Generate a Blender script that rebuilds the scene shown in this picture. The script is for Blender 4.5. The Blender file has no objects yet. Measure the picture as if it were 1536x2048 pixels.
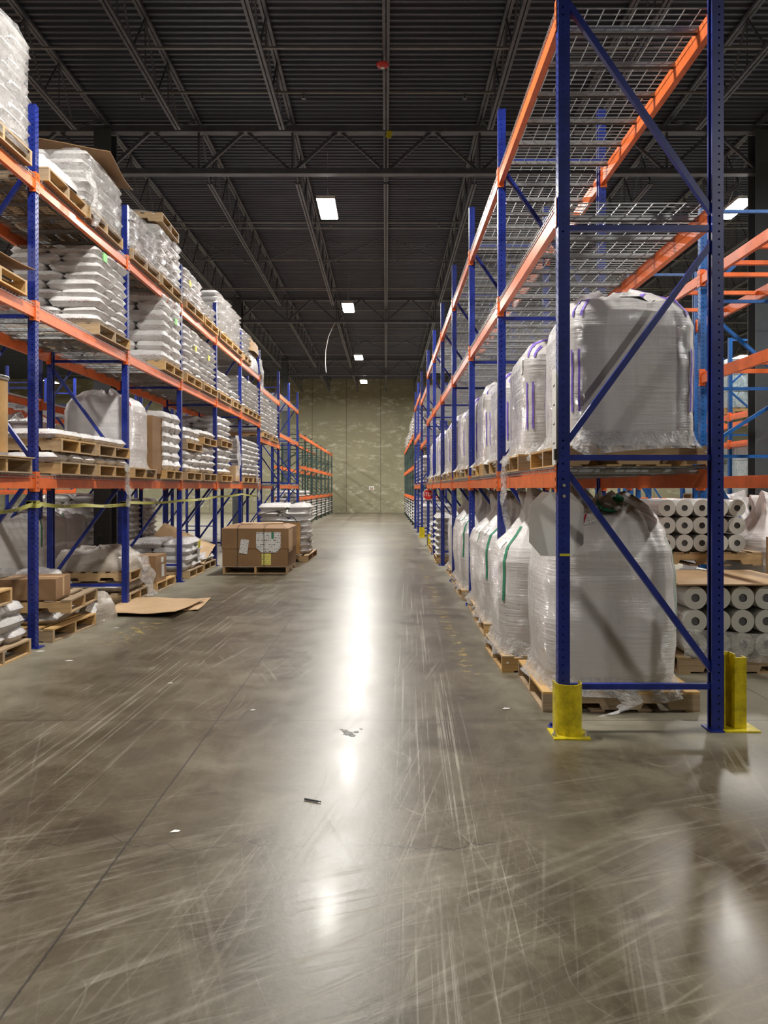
import bpy, math, random
from mathutils import Vector, Matrix, noise as mnoise

random.seed(7)
S = bpy.context.scene
COL = S.collection
PI = math.pi

# ------------------------------------------------------------------ camera, world, lights, exposure
CAM_H = 1.565
F_PX = 1540.0
VPX, VPY = 772.0, 977.0
cam_d = bpy.data.cameras.new('camera')
cam_d.sensor_fit = 'HORIZONTAL'
cam_d.sensor_width = 36.0
cam_d.lens = 36.0 * F_PX / 1536.0
cam_d.shift_x = -(VPX - 768.0) / 1536.0
cam_d.shift_y = (VPY - 1024.0) / 1536.0
cam_d.clip_end = 300
cam = bpy.data.objects.new('camera', cam_d)
cam.location = (0, 0, CAM_H)
cam.rotation_euler = (PI / 2, 0, 0)
COL.objects.link(cam)
S.camera = cam

S.view_settings.view_transform = 'Standard'
S.view_settings.look = 'None'
S.view_settings.gamma = 1.0
S.view_settings.use_curve_mapping = False
S.view_settings.exposure = 0.55
S.cycles.max_bounces = 6
S.cycles.diffuse_bounces = 3
S.cycles.glossy_bounces = 3
S.cycles.transparent_max_bounces = 12
S.cycles.transmission_bounces = 3
S.cycles.sample_clamp_indirect = 6.0
S.cycles.caustics_reflective = False
S.cycles.caustics_refractive = False
S.cycles.use_denoising = True

w = bpy.data.worlds.new('world')
S.world = w
w.use_nodes = True
w.node_tree.nodes['Background'].inputs[0].default_value = (0.9, 0.92, 1.0, 1)
w.node_tree.nodes['Background'].inputs[1].default_value = 0.02

LAMP_Z = 7.5
LAMP_W = 330.0
LAMP_COLOR = (1.0, 0.965, 0.91)
LAMP_X = [-1.24, 7.4, -9.9, -18.6, 16.0]
LAMP_Y = [-10.0, -4.0, 6.3, 16.35, 25.3, 34.9, 42.8]

# ------------------------------------------------------------------ material helpers
class NT:
    def __init__(s, name):
        s.m = bpy.data.materials.new(name)
        s.m.use_nodes = True
        s.t = s.m.node_tree
        s.n = s.t.nodes
        s.b = s.n['Principled BSDF']
        s.out = s.n['Material Output']
    def new(s, typ, **kw):
        x = s.n.new(typ)
        for k, v in kw.items():
            setattr(x, k, v)
        return x
    def link(s, a, b):
        s.t.links.new(a, b)
    def put(s, sock, v):
        if hasattr(v, 'is_output') or isinstance(v, bpy.types.NodeSocket):
            s.t.links.new(v, sock)
        else:
            sock.default_value = v
    def math(s, op, a, b=0.0, c=None, clamp=False):
        x = s.new('ShaderNodeMath', operation=op, use_clamp=clamp)
        s.put(x.inputs[0], a)
        s.put(x.inputs[1], b)
        if c is not None:
            s.put(x.inputs[2], c)
        return x.outputs[0]
    def coord(s, which='Object'):
        return s.new('ShaderNodeTexCoord').outputs[which]
    def mapping(s, vec, scale=(1, 1, 1), rot=(0, 0, 0), loc=(0, 0, 0)):
        x = s.new('ShaderNodeMapping')
        s.put(x.inputs[0], vec)
        x.inputs['Scale'].default_value = scale
        x.inputs['Rotation'].default_value = rot
        x.inputs['Location'].default_value = loc
        return x.outputs[0]
    def noise(s, vec, scale=5, detail=3, rough=0.5, dist=0.0):
        x = s.new('ShaderNodeTexNoise')
        s.put(x.inputs['Vector'], vec)
        x.inputs['Scale'].default_value = scale
        x.inputs['Detail'].default_value = detail
        x.inputs['Roughness'].default_value = rough
        x.inputs['Distortion'].default_value = dist
        return x.outputs[0]
    def ramp(s, fac, stops, interp='LINEAR'):
        x = s.new('ShaderNodeValToRGB')
        x.color_ramp.interpolation = interp
        s.put(x.inputs[0], fac)
        e = x.color_ramp.elements
        while len(e) < len(stops):
            e.new(0.5)
        for i, (p, c) in enumerate(stops):
            e[i].position = p
            e[i].color = c if len(c) == 4 else (*c, 1)
        return x.outputs[0]
    def mix(s, fac, a, b, blend='MIX'):
        x = s.new('ShaderNodeMix', data_type='RGBA', blend_type=blend)
        s.put(x.inputs[0], fac)
        s.put(x.inputs[6], a)
        s.put(x.inputs[7], b)
        return x.outputs[2]
    def sep(s, vec):
        x = s.new('ShaderNodeSeparateXYZ')
        s.put(x.inputs[0], vec)
        return x.outputs
    def bump(s, h, strength=0.3, dist=0.02, normal=None):
        x = s.new('ShaderNodeBump')
        x.inputs['Strength'].default_value = strength
        x.inputs['Distance'].default_value = dist
        s.put(x.inputs['Height'], h)
        if normal is not None:
            s.put(x.inputs['Normal'], normal)
        return x.outputs[0]
    def rnd(s):
        return s.new('ShaderNodeObjectInfo').outputs['Random']
    def setb(s, **kw):
        for k, v in kw.items():
            nm = {'color': 'Base Color', 'rough': 'Roughness', 'metal': 'Metallic', 'normal': 'Normal',
                  'coat': 'Coat Weight', 'coatr': 'Coat Roughness', 'coatn': 'Coat Normal', 'spec': 'Specular IOR Level',
                  'alpha': 'Alpha', 'emis': 'Emission Color', 'emist': 'Emission Strength'}[k]
            s.put(s.b.inputs[nm], v)

def C4(r, g, b):
    return (r, g, b, 1)

def paint(name, c, rough=0.4, scuff=0.12, scale=9, metal=0.0):
    t = NT(name)
    co = t.coord()
    n = t.noise(co, scale, 5, 0.65)
    d = tuple(x * (1 - scuff * 2.2) for x in c)
    l = tuple(min(1, x * (1 + scuff * 1.5) + 0.01) for x in c)
    t.setb(color=t.ramp(n, [(0.3, d), (0.5, c), (0.75, l)]), rough=rough, metal=metal)
    return t.m

def perforated(name, c, axis, rough=0.38):
    """painted steel with real openings through the sheet; axis = local axis the rows of holes are counted across"""
    t = NT(name)
    co = t.coord()
    o = t.sep(co)
    n = t.noise(co, 7, 4, 0.6)
    d = tuple(x * 0.7 for x in c)
    l = tuple(min(1, x * 1.25 + 0.005) for x in c)
    col = t.ramp(n, [(0.3, d), (0.55, c), (0.8, l)])
    zc = o[2]
    if axis == 'web':
        zc = t.math('ADD', o[2], t.math('MULTIPLY', t.math('GREATER_THAN', o[1], 0.0), 0.025))
    fz = t.math('SUBTRACT', t.math('FRACT', t.math('MULTIPLY', zc, 20.0)), 0.5)
    dz = t.math('MULTIPLY', fz, 0.05 if axis != 'web' else 0.034)
    if axis == 'web':
        dy = t.math('SUBTRACT', t.math('ABSOLUTE', o[1]), 0.019)
        r = 0.0075
    else:
        dy = t.math('SUBTRACT', t.math('ABSOLUTE', o[0]), 0.030)
        r = 0.0068
    dist = t.math('SQRT', t.math('ADD', t.math('MULTIPLY', dz, dz), t.math('MULTIPLY', dy, dy)))
    solid = t.math('GREATER_THAN', dist, r)
    t.setb(color=col, rough=rough, alpha=solid)
    return t.m

BLUE = (0.009, 0.024, 0.23)
CYAN = (0.006, 0.10, 0.36)
GREEN = (0.022, 0.055, 0.048)
ORANGE = (0.80, 0.165, 0.035)
M = {}
for nm, c in (('blue', BLUE), ('cyan', CYAN), ('green', GREEN)):
    M[nm + '_web'] = perforated(nm + '_web_steel', c, 'web')
    M[nm + '_flange'] = perforated(nm + '_flange_steel', c, 'flange')
    M[nm] = paint(nm + '_paint', c)
M['orange'] = paint('orange_paint', ORANGE, 0.38, 0.10, 5)
M['yellow'] = paint('yellow_guard_paint', (0.62, 0.50, 0.01), 0.42, 0.22, 12)
M['galv'] = paint('galvanised_steel', (0.42, 0.43, 0.43), 0.38, 0.12, 30, 0.55)
M['dark_steel'] = paint('roof_steel_primer', (0.10, 0.107, 0.125), 0.42, 0.15, 3, 0.0)
M['column'] = paint('column_paint', (0.085, 0.095, 0.10), 0.5, 0.1, 2)
M['pipe'] = paint('sprinkler_pipe_paint', (0.20, 0.20, 0.19), 0.4, 0.1, 4)
M['black'] = paint('black_plastic', (0.012, 0.012, 0.013), 0.4)
M['red'] = paint('red_enamel', (0.50, 0.02, 0.015), 0.4, 0.1)
M['white'] = paint('white_enamel', (0.75, 0.74, 0.70), 0.45, 0.05)
M['green_strap'] = paint('green_webbing', (0.03, 0.22, 0.12), 0.7, 0.15, 40)
M['red_strap'] = paint('red_webbing', (0.42, 0.02, 0.03), 0.7, 0.15, 40)
M['purple_strap'] = paint('purple_webbing', (0.22, 0.13, 0.62), 0.6, 0.12, 40)
M['white_strap'] = paint('white_webbing', (0.6, 0.6, 0.58), 0.7, 0.1, 40)
M['drum'] = paint('fibre_drum_board', (0.42, 0.25, 0.09), 0.6, 0.1, 6)
M['bolt'] = paint('zinc_bolt', (0.6, 0.6, 0.58), 0.3, 0.1, 30, 0.8)
M['strapping'] = paint('plastic_strapping', (0.05, 0.045, 0.03), 0.4)

def mk_deck():
    t = NT('roof_deck_steel')
    co = t.coord()
    n = t.noise(t.mapping(co, (0.2, 3, 1)), 3, 4, 0.6)
    t.setb(color=t.ramp(n, [(0.3, (0.058, 0.064, 0.086)), (0.7, (0.098, 0.106, 0.134))]), rough=0.42, metal=0.25)
    return t.m
M['deck'] = mk_deck()

def mk_wood(name, a, b):
    t = NT(name)
    co = t.coord()
    r = t.rnd()
    g = t.noise(t.mapping(co, (3, 60, 60)), 1.2, 4, 0.6, 0.4)
    st = t.noise(co, 2.3, 3, 0.6)
    col = t.ramp(g, [(0.3, b), (0.6, a)])
    col = t.mix(t.math('MULTIPLY', st, 0.55), col, C4(*[x * 0.45 for x in a]), 'MIX')
    hs = t.new('ShaderNodeHueSaturation')
    t.put(hs.inputs['Value'], t.math('ADD', t.math('MULTIPLY', r, 0.5), 0.78))
    t.put(hs.inputs['Saturation'], t.math('ADD', t.math('MULTIPLY', r, 0.35), 0.75))
    t.put(hs.inputs['Color'], col)
    t.setb(color=hs.outputs[0], rough=0.75, normal=t.bump(g, 0.3, 0.004))
    return t.m
M['wood'] = mk_wood('pallet_wood', (0.60, 0.40, 0.19), (0.42, 0.25, 0.10))

def mk_card(name, c):
    t = NT(name)
    co = t.coord()
    g = t.noise(co, 4, 4, 0.6)
    fl = t.noise(t.mapping(co, (1, 1, 40)), 4, 2, 0.5)
    col = t.ramp(g, [(0.25, tuple(x * 0.82 for x in c)), (0.7, c)])
    t.setb(color=col, rough=0.72, normal=t.bump(fl, 0.08, 0.003))
    return t.m
M['card'] = mk_card('corrugated_cardboard', (0.29, 0.165, 0.075))
M['card_light'] = mk_card('pale_cardboard', (0.55, 0.37, 0.20))
M['card_grey'] = mk_card('grey_slip_board', (0.68, 0.66, 0.60))

def mk_sack():
    t = NT('woven_white_sack')
    co = t.coord()
    r = t.rnd()
    o = t.sep(co)
    wr = t.noise(t.mapping(co, (9, 12, 20)), 1.3, 5, 0.62, 1.2)
    gl = t.noise(t.mapping(co, (10, 10, 40)), 1.3, 3, 0.5, 1.5)
    hs = t.new('ShaderNodeHueSaturation')
    t.put(hs.inputs['Value'], t.math('ADD', t.math('MULTIPLY', r, 0.12), 0.92))
    n = t.noise(co, 5, 3, 0.5)
    t.put(hs.inputs['Color'], t.ramp(n, [(0.3, (0.64, 0.62, 0.60)), (0.65, (0.76, 0.745, 0.735))]))
    # faint lines of grey and red print across the belly of some sacks
    px = t.math('LESS_THAN', t.math('ABSOLUTE', t.math('SUBTRACT', o[0], 0.06)), 0.12)
    pz = t.math('LESS_THAN', t.math('ABSOLUTE', o[2]), 0.020)
    gap = t.math('GREATER_THAN', t.noise(t.mapping(co, (90, 1, 60)), 1.0, 1, 0.5), 0.5)
    has = t.math('GREATER_THAN', r, 0.62)
    pm = t.math('MULTIPLY', t.math('MULTIPLY', px, pz), t.math('MULTIPLY', gap, has))
    col = t.mix(t.math('MULTIPLY', pm, 0.55), hs.outputs[0], C4(0.30, 0.13, 0.13))
    t.setb(color=col, rough=0.42, normal=t.bump(wr, 0.7, 0.035), coat=0.9, coatr=0.08,
           coatn=t.bump(gl, 1.0, 0.12))
    return t.m
M['sack'] = mk_sack()

def mk_bag(name, c, film=0.8):
    t = NT(name)
    co = t.coord()
    ho = t.noise(t.mapping(co, (1.1, 1.1, 20)), 1.6, 5, 0.58, 0.7)
    ve = t.noise(t.mapping(co, (7, 7, 1.4)), 1.3, 3, 0.55, 0.6)
    zone = t.ramp(t.noise(co, 2.1, 3, 0.55), [(0.40, (0.12, 0.12, 0.12)), (0.62, (1, 1, 1))])
    hb = t.math('ADD', t.math('MULTIPLY', t.math('MULTIPLY', ho, zone), 0.8), t.math('MULTIPLY', ve, 0.45))
    gl = t.math('MULTIPLY', t.noise(t.mapping(co, (4, 4, 30)), 1.7, 4, 0.6, 1.6), zone)
    n = t.noise(co, 3, 4, 0.5)
    t.setb(color=t.ramp(n, [(0.3, tuple(x * 0.9 for x in c)), (0.7, c)]), rough=0.45, normal=t.bump(hb, 0.42, 0.035),
           coat=film, coatr=0.07, coatn=t.bump(gl, 1.0, 0.16))
    return t.m
M['bag'] = mk_bag('bulk_bag_under_film', (0.68, 0.655, 0.64))
M['bag_grey'] = mk_bag('greyish_wrapped_bag', (0.36, 0.31, 0.25))

def mk_film():
    t = NT('clear_stretch_film')
    co = t.coord()
    gl = t.noise(t.mapping(co, (7, 7, 7)), 1.8, 4, 0.6, 2.5)
    n = t.noise(co, 9, 3, 0.6)
    t.setb(color=C4(0.86, 0.85, 0.83), rough=0.22, normal=t.bump(gl, 0.9, 0.05),
           alpha=t.ramp(n, [(0.35, (0.28,) * 3), (0.7, (0.62,) * 3)]))
    return t.m
M['film'] = mk_film()

def mk_wrap():
    t = NT('clear_wrap_around_sacks')
    co = t.coord()
    gl = t.noise(t.mapping(co, (5, 5, 11)), 1.7, 5, 0.62, 2.0)
    n = t.noise(co, 6, 4, 0.6)
    t.setb(color=C4(0.88, 0.87, 0.86), rough=0.16, normal=t.bump(gl, 1.0, 0.07), spec=0.8,
           alpha=t.ramp(n, [(0.35, (0.15,) * 3), (0.7, (0.40,) * 3)]))
    return t.m
M['wrap'] = mk_wrap()

def mk_paper(name, bg, ink, sx=1.0, dens=0.55):
    t = NT(name)
    co = t.coord('Generated')
    o = t.sep(co)
    rows = t.math('FRACT', t.math('MULTIPLY', o[2], 9 * sx))
    rm = t.math('LESS_THAN', t.math('ABSOLUTE', t.math('SUBTRACT', rows, 0.5)), 0.2)
    wv = t.noise(t.mapping(co, (22, 22, 9 * sx)), 1, 1, 0.4)
    wm = t.math('GREATER_THAN', wv, dens)
    t.setb(color=t.mix(t.math('MULTIPLY', rm, wm), C4(*bg), C4(*ink)), rough=0.55)
    return t.m
M['paper'] = mk_paper('printed_paper', (0.74, 0.74, 0.72), (0.12, 0.12, 0.13))
M['paper_yellow'] = mk_paper('yellow_notice_paper', (0.78, 0.72, 0.18), (0.10, 0.10, 0.06), 0.55, 0.6)
M['tag_yellow'] = paint('yellow_sticker', (0.72, 0.66, 0.05), 0.5, 0.02)
M['tag_green'] = paint('green_sticker', (0.18, 0.62, 0.12), 0.5, 0.02)
M['tape_yellow'] = paint('yellow_tape', (0.30, 0.29, 0.05), 0.45, 0.08, 20)

def mk_roll(name, c):
    t = NT(name)
    co = t.coord()
    o = t.sep(co)
    rr = t.math('SQRT', t.math('ADD', t.math('MULTIPLY', o[0], o[0]), t.math('MULTIPLY', o[2], o[2])))
    ring = t.math('FRACT', t.math('MULTIPLY', rr, 130))
    n = t.noise(co, 30, 3, 0.6)
    col = t.mix(t.math('MULTIPLY', ring, 0.25), C4(*c), C4(*[x * 0.6 for x in c]))
    t.setb(color=col, rough=0.32, normal=t.bump(n, 0.3, 0.01), coat=0.6, coatr=0.12)
    return t.m
M['roll'] = mk_roll('wound_film_roll', (0.62, 0.61, 0.56))
M['core'] = paint('cardboard_core_plug', (0.10, 0.10, 0.105), 0.6)

def mk_boxes():
    t = NT('film_wrapped_cases')
    co = t.coord()
    n = t.noise(t.mapping(co, (4, 4, 2)), 3, 4, 0.6, 1.5)
    t.setb(color=t.ramp(n, [(0.3, (0.22, 0.33, 0.36)), (0.7, (0.62, 0.70, 0.70))]), rough=0.3, coat=0.8, coatr=0.1,
           normal=t.bump(n, 0.6, 0.04))
    return t.m
M['cases'] = mk_boxes()

def mk_wall():
    t = NT('tilt_up_concrete')
    co = t.coord()
    o = t.sep(co)
    base = t.noise(co, 0.35, 5, 0.6)
    col = t.ramp(base, [(0.3, (0.25, 0.235, 0.145)), (0.7, (0.33, 0.31, 0.20))])
    pat = t.noise(t.mapping(co, (1.6, 1, 3.6)), 1.0, 7, 0.78, 0.3)
    band = t.noise(t.mapping(co, (0.12, 1, 1.6)), 1.0, 2, 0.5)
    pm = t.math('MULTIPLY', t.ramp(pat, [(0.51, (0, 0, 0)), (0.60, (1, 1, 1))]), t.ramp(band, [(0.40, (0, 0, 0)), (0.52, (1, 1, 1))]))
    col = t.mix(t.math('MULTIPLY', pm, 0.7), col, C4(0.56, 0.54, 0.42))
    jf = t.math('ABSOLUTE', t.math('SUBTRACT', t.math('FRACT', t.math('ADD', t.math('MULTIPLY', t.math('ADD', o[0], 0.35), 1 / 2.22), 0.5)), 0.5))
    jm = t.math('LESS_THAN', jf, 0.012)
    col = t.mix(t.math('MULTIPLY', jm, 0.7), col, C4(0.13, 0.12, 0.085))
    t.setb(color=col, rough=0.8, normal=t.bump(pat, 0.15, 0.02))
    return t.m
M['wall'] = mk_wall()

def mk_floor():
    t = NT('polished_concrete')
    co = t.coord()
    o = t.sep(co)
    X, Y = o[0], o[1]
    big = t.noise(co, 0.45, 4, 0.6, 0.3)
    mid = t.noise(co, 2.6, 6, 0.68, 0.5)
    fine = t.noise(co, 28, 4, 0.7)
    mot = t.math('ADD', t.math('MULTIPLY', big, 0.45), t.math('ADD', t.math('MULTIPLY', mid, 0.42), t.math('MULTIPLY', fine, 0.13)))
    polished = t.ramp(mot, [(0.40, (0.050, 0.038, 0.022)), (0.50, (0.094, 0.077, 0.047)), (0.60, (0.145, 0.125, 0.084))])
    dusty = t.ramp(mot, [(0.40, (0.16, 0.143, 0.10)), (0.60, (0.26, 0.238, 0.175))])
    # dusty, unpolished strips run along the feet of the racks
    wob = t.math('MULTIPLY', t.math('SUBTRACT', t.noise(t.mapping(co, (1.5, 0.5, 1)), 1.3, 5, 0.65), 0.5), 0.9)
    xl = t.math('ADD', X, wob)
    left = t.ramp(t.math('MULTIPLY', t.math('SUBTRACT', -2.55, xl), 1.6), [(0, (0, 0, 0)), (1, (1, 1, 1))])
    right = t.math('MULTIPLY', t.ramp(t.math('MULTIPLY', t.math('SUBTRACT', xl, 0.85), 3.0), [(0, (0, 0, 0)), (1, (1, 1, 1))]),
                   t.ramp(t.math('MULTIPLY', t.math('SUBTRACT', t.math('ADD', Y, t.math('MULTIPLY', wob, 0.6)), 4.55), 3.0), [(0, (0, 0, 0)), (1, (1, 1, 1))]))
    far = t.ramp(t.math('MULTIPLY', t.math('SUBTRACT', Y, 17.0), 0.06), [(0, (0, 0, 0)), (1, (0.55, 0.55, 0.55))])
    dm = t.math('MAXIMUM', t.math('MULTIPLY', t.math('MAXIMUM', left, right), 0.9), far)
    col = t.mix(dm, polished, dusty)
    # scratches: bands of fine parallel lines
    def streak(rot, sx, sy, scale, lo, hi):
        v = t.mapping(t.mapping(co, (1, 1, 1), (0, 0, rot)), (sx, sy, 1))
        return t.ramp(t.noise(v, scale, 3, 0.62, 0.15), [(lo, (0, 0, 0)), (hi, (1, 1, 1))])
    def band(v, lo, hi, soft):
        a = t.math('MULTIPLY', t.math('SUBTRACT', v, lo), 1 / soft, clamp=True)
        b = t.math('MULTIPLY', t.math('SUBTRACT', hi, v), 1 / soft, clamp=True)
        return t.math('MULTIPLY', a, b)
    patch = t.ramp(t.noise(t.mapping(co, (0.9, 0.35, 1)), 1.1, 3, 0.5), [(0.40, (0, 0, 0)), (0.62, (1, 1, 1))])
    s1 = t.math('MULTIPLY', streak(0.03, 46, 0.3, 1.0, 0.55, 0.66), t.math('MAXIMUM', t.math('MAXIMUM', band(X, -2.6, -1.35, 0.35), band(X, -0.05, 0.65, 0.2)), 0.10))
    s2 = t.math('MULTIPLY', streak(0.94, 26, 0.5, 1.0, 0.53, 0.68), band(Y, -3.0, 3.9, 1.0))
    s3 = t.math('MULTIPLY', streak(1.24, 30, 0.6, 1.0, 0.56, 0.68), band(Y, 0.5, 4.6, 1.0))
    s4 = t.math('MULTIPLY', streak(0.22, 40, 0.5, 1.0, 0.56, 0.66), patch)
    s5 = t.math('MULTIPLY', streak(-0.35, 36, 0.5, 1.0, 0.57, 0.68), patch)
    arc = t.noise(t.mapping(co, (1, 0.6, 1)), 0.8, 0.5, 0.3, 0.6)
    arcs = t.math('LESS_THAN', t.math('ABSOLUTE', t.math('SUBTRACT', t.math('FRACT', t.math('MULTIPLY', arc, 9)), 0.5)), 0.008)
    brk = t.ramp(t.noise(co, 1.7, 3, 0.6), [(0.48, (0, 0, 0)), (0.6, (1, 1, 1))])
    arcs = t.math('MULTIPLY', arcs, t.math('MULTIPLY', brk, 0.5))
    sc = t.math('ADD', t.math('ADD', t.math('MULTIPLY', s1, 0.75), t.math('MULTIPLY', s2, 0.45)),
                t.math('ADD', t.math('MULTIPLY', s3, 0.40), t.math('ADD', t.math('MULTIPLY', s4, 0.45), t.math('ADD', t.math('MULTIPLY', s5, 0.30), arcs))), clamp=True)
    brk2 = t.ramp(t.noise(t.mapping(co, (3, 1.2, 1)), 1.9, 4, 0.65), [(0.34, (0.15, 0.15, 0.15)), (0.62, (1, 1, 1))])
    sc = t.math('MULTIPLY', sc, brk2)
    scm = t.math('MULTIPLY', sc, t.math('SUBTRACT', 1.0, t.math('MULTIPLY', dm, 0.75)))
    col = t.mix(t.math('MULTIPLY', scm, 0.72), col, C4(0.36, 0.33, 0.26))
    # yellow paint remnants
    ym = t.math('MULTIPLY', t.ramp(t.noise(co, 9, 5, 0.7), [(0.54, (0, 0, 0)), (0.60, (1, 1, 1))]),
                t.math('MAXIMUM', t.math('MULTIPLY', band(X, 0.62, 0.80, 0.05), band(Y, 6.0, 16.0, 0.5)), t.math('MULTIPLY', band(X, -2.95, -2.5, 0.1), band(Y, 7.6, 9.2, 0.3))))
    col = t.mix(t.math('MULTIPLY', ym, 0.6), col, C4(0.52, 0.38, 0.08))
    # sawn joints and a wandering crack
    def joint(v, at, wd):
        return t.math('LESS_THAN', t.math('ABSOLUTE', t.math('SUBTRACT', v, at)), wd)
    jw = t.math('MULTIPLY', t.math('SUBTRACT', fine, 0.5), 0.010)
    def joint(v, at, per, wd):
        k = t.math('SUBTRACT', t.math('FRACT', t.math('MULTIPLY', t.math('SUBTRACT', v, at - per / 2), 1.0 / per)), 0.5)
        return t.math('LESS_THAN', t.math('ABSOLUTE', t.math('ADD', t.math('MULTIPLY', k, per), jw)), wd)
    j = t.math('MAXIMUM', joint(X, -1.14, 3.97, 0.005), joint(Y, 5.2, 4.3, 0.0055))
    ck = t.math('ADD', 3.38, t.math('MULTIPLY', t.math('SUBTRACT', t.noise(t.mapping(co, (1, 0, 0)), 1.9, 6, 0.62), 0.5), 0.75))
    crack = t.math('MULTIPLY', t.math('LESS_THAN', t.math('ABSOLUTE', t.math('SUBTRACT', Y, ck)), 0.0035), band(X, -1.7, 0.5, 0.05))
    j = t.math('MAXIMUM', j, crack)
    col = t.mix(t.math('MULTIPLY', j, 0.85), col, C4(0.03, 0.027, 0.022))
    rg = t.math('ADD', t.math('MULTIPLY', mid, 0.18), t.math('ADD', 0.235, t.math('MULTIPLY', sc, 0.2)))
    rg = t.math('ADD', rg, t.math('MULTIPLY', dm, 0.22))
    micro = t.math('ADD', t.math('MULTIPLY', fine, 0.5), t.math('MULTIPLY', sc, -0.5))
    t.setb(color=col, rough=rg, normal=t.bump(micro, 0.10, 0.01), spec=0.5,
           coat=0.03, coatr=t.math('ADD', 0.12, t.math('MULTIPLY', dm, 0.25)))
    return t.m
M['floor'] = mk_floor()

def mk_emit(name, c, st):
    t = NT(name)
    t.setb(color=C4(0.8, 0.8, 0.8), emis=C4(*c), emist=st)
    return t.m
M['lens'] = mk_emit('lit_lamp_lens', LAMP_COLOR, 34.0)

# ------------------------------------------------------------------ mesh builder
class MB:
    def __init__(s):
        s.v, s.f, s.m = [], [], []
    def add(s, vs, fs, mi=0):
        b = len(s.v)
        s.v.extend(tuple(p) for p in vs)
        s.f.extend(tuple(b + i for i in f) for f in fs)
        s.m.extend([mi] * len(fs))
        return s
    def box(s, x0, x1, y0, y1, z0, z1, mi=0):
        return s.add([(x0, y0, z0), (x1, y0, z0), (x1, y1, z0), (x0, y1, z0), (x0, y0, z1), (x1, y0, z1), (x1, y1, z1), (x0, y1, z1)],
                     [(0, 3, 2, 1), (4, 5, 6, 7), (0, 1, 5, 4), (1, 2, 6, 5), (2, 3, 7, 6), (3, 0, 4, 7)], mi)
    def bar(s, p0, p1, w, h, up=(0, 0, 1), mi=0):
        p0, p1 = Vector(p0), Vector(p1)
        d = (p1 - p0).normalized()
        u = Vector(up)
        if abs(d.dot(u)) > 0.98:
            u = Vector((0, 1, 0))
        a = d.cross(u).normalized() * (w / 2)
        b = a.cross(d).normalized() * (h / 2)
        vs = [p + q for p in (p0, p1) for q in (-a - b, a - b, a + b, -a + b)]
        return s.add(vs, [(0, 1, 2, 3), (7, 6, 5, 4), (0, 4, 5, 1), (1, 5, 6, 2), (2, 6, 7, 3), (3, 7, 4, 0)], mi)
    def tube(s, pts, r, n=8, mi=0, caps=True):
        pts = [Vector(p) for p in pts]
        base = len(s.v)
        ref = None
        for i, p in enumerate(pts):
            d = (pts[min(i + 1, len(pts) - 1)] - pts[max(i - 1, 0)]).normalized()
            if ref is None:
                ref = Vector((0, 0, 1)) if abs(d.z) < 0.9 else Vector((1, 0, 0))
            a = d.cross(ref).normalized()
            b = a.cross(d).normalized()
            ref = b
            for k in range(n):
                t = 2 * PI * k / n
                s.v.append(tuple(p + a * r * math.cos(t) + b * r * math.sin(t)))
        for i in range(len(pts) - 1):
            for k in range(n):
                s.f.append((base + i * n + k, base + i * n + (k + 1) % n, base + (i + 1) * n + (k + 1) % n, base + (i + 1) * n + k))
                s.m.append(mi)
        if caps:
            s.f.append(tuple(base + k for k in range(n))[::-1]); s.m.append(mi)
            s.f.append(tuple(base + (len(pts) - 1) * n + k for k in range(n))); s.m.append(mi)
        return s
    def disc(s, c, r, axis='y', n=24, th=0.01, mi=0):
        c = Vector(c)
        d = {'x': Vector((1, 0, 0)), 'y': Vector((0, 1, 0)), 'z': Vector((0, 0, 1))}[axis]
        return s.tube([c - d * th / 2, c + d * th / 2], r, n, mi)
    def prism(s, poly, axis, a, b, mi=0):
        """poly: 2d outline; axis: extrusion axis; a..b"""
        def pt(p, t):
            return {'x': (t, p[0], p[1]), 'y': (p[0], t, p[1]), 'z': (p[0], p[1], t)}[axis]
        n = len(poly)
        vs = [pt(p, a) for p in poly] + [pt(p, b) for p in poly]
        fs = [tuple(range(n))[::-1], tuple(range(n, 2 * n))] + [(i, (i + 1) % n, n + (i + 1) % n, n + i) for i in range(n)]
        return s.add(vs, fs, mi)
    def grid(s, fn, nu, nv, mi=0, wrap=False):
        b = len(s.v)
        cu = nu if wrap else nu + 1
        for j in range(nv + 1):
            for i in range(cu):
                s.v.append(tuple(fn(i / nu, j / nv)))
        for j in range(nv):
            for i in range(nu):
                i2 = (i + 1) % cu
                s.f.append((b + j * cu + i, b + j * cu + i2, b + (j + 1) * cu + i2, b + (j + 1) * cu + i))
                s.m.append(mi)
        return s
    def mesh(s, name, mats, smooth=False):
        me = bpy.data.meshes.new(name)
        me.from_pydata(s.v, [], s.f)
        if not isinstance(mats, (list, tuple)):
            mats = [mats]
        for m in mats:
            me.materials.append(m)
        if any(s.m):
            me.polygons.foreach_set('material_index', s.m)
        if smooth:
            me.polygons.foreach_set('use_smooth', [True] * len(me.polygons))
        me.update()
        return me

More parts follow.
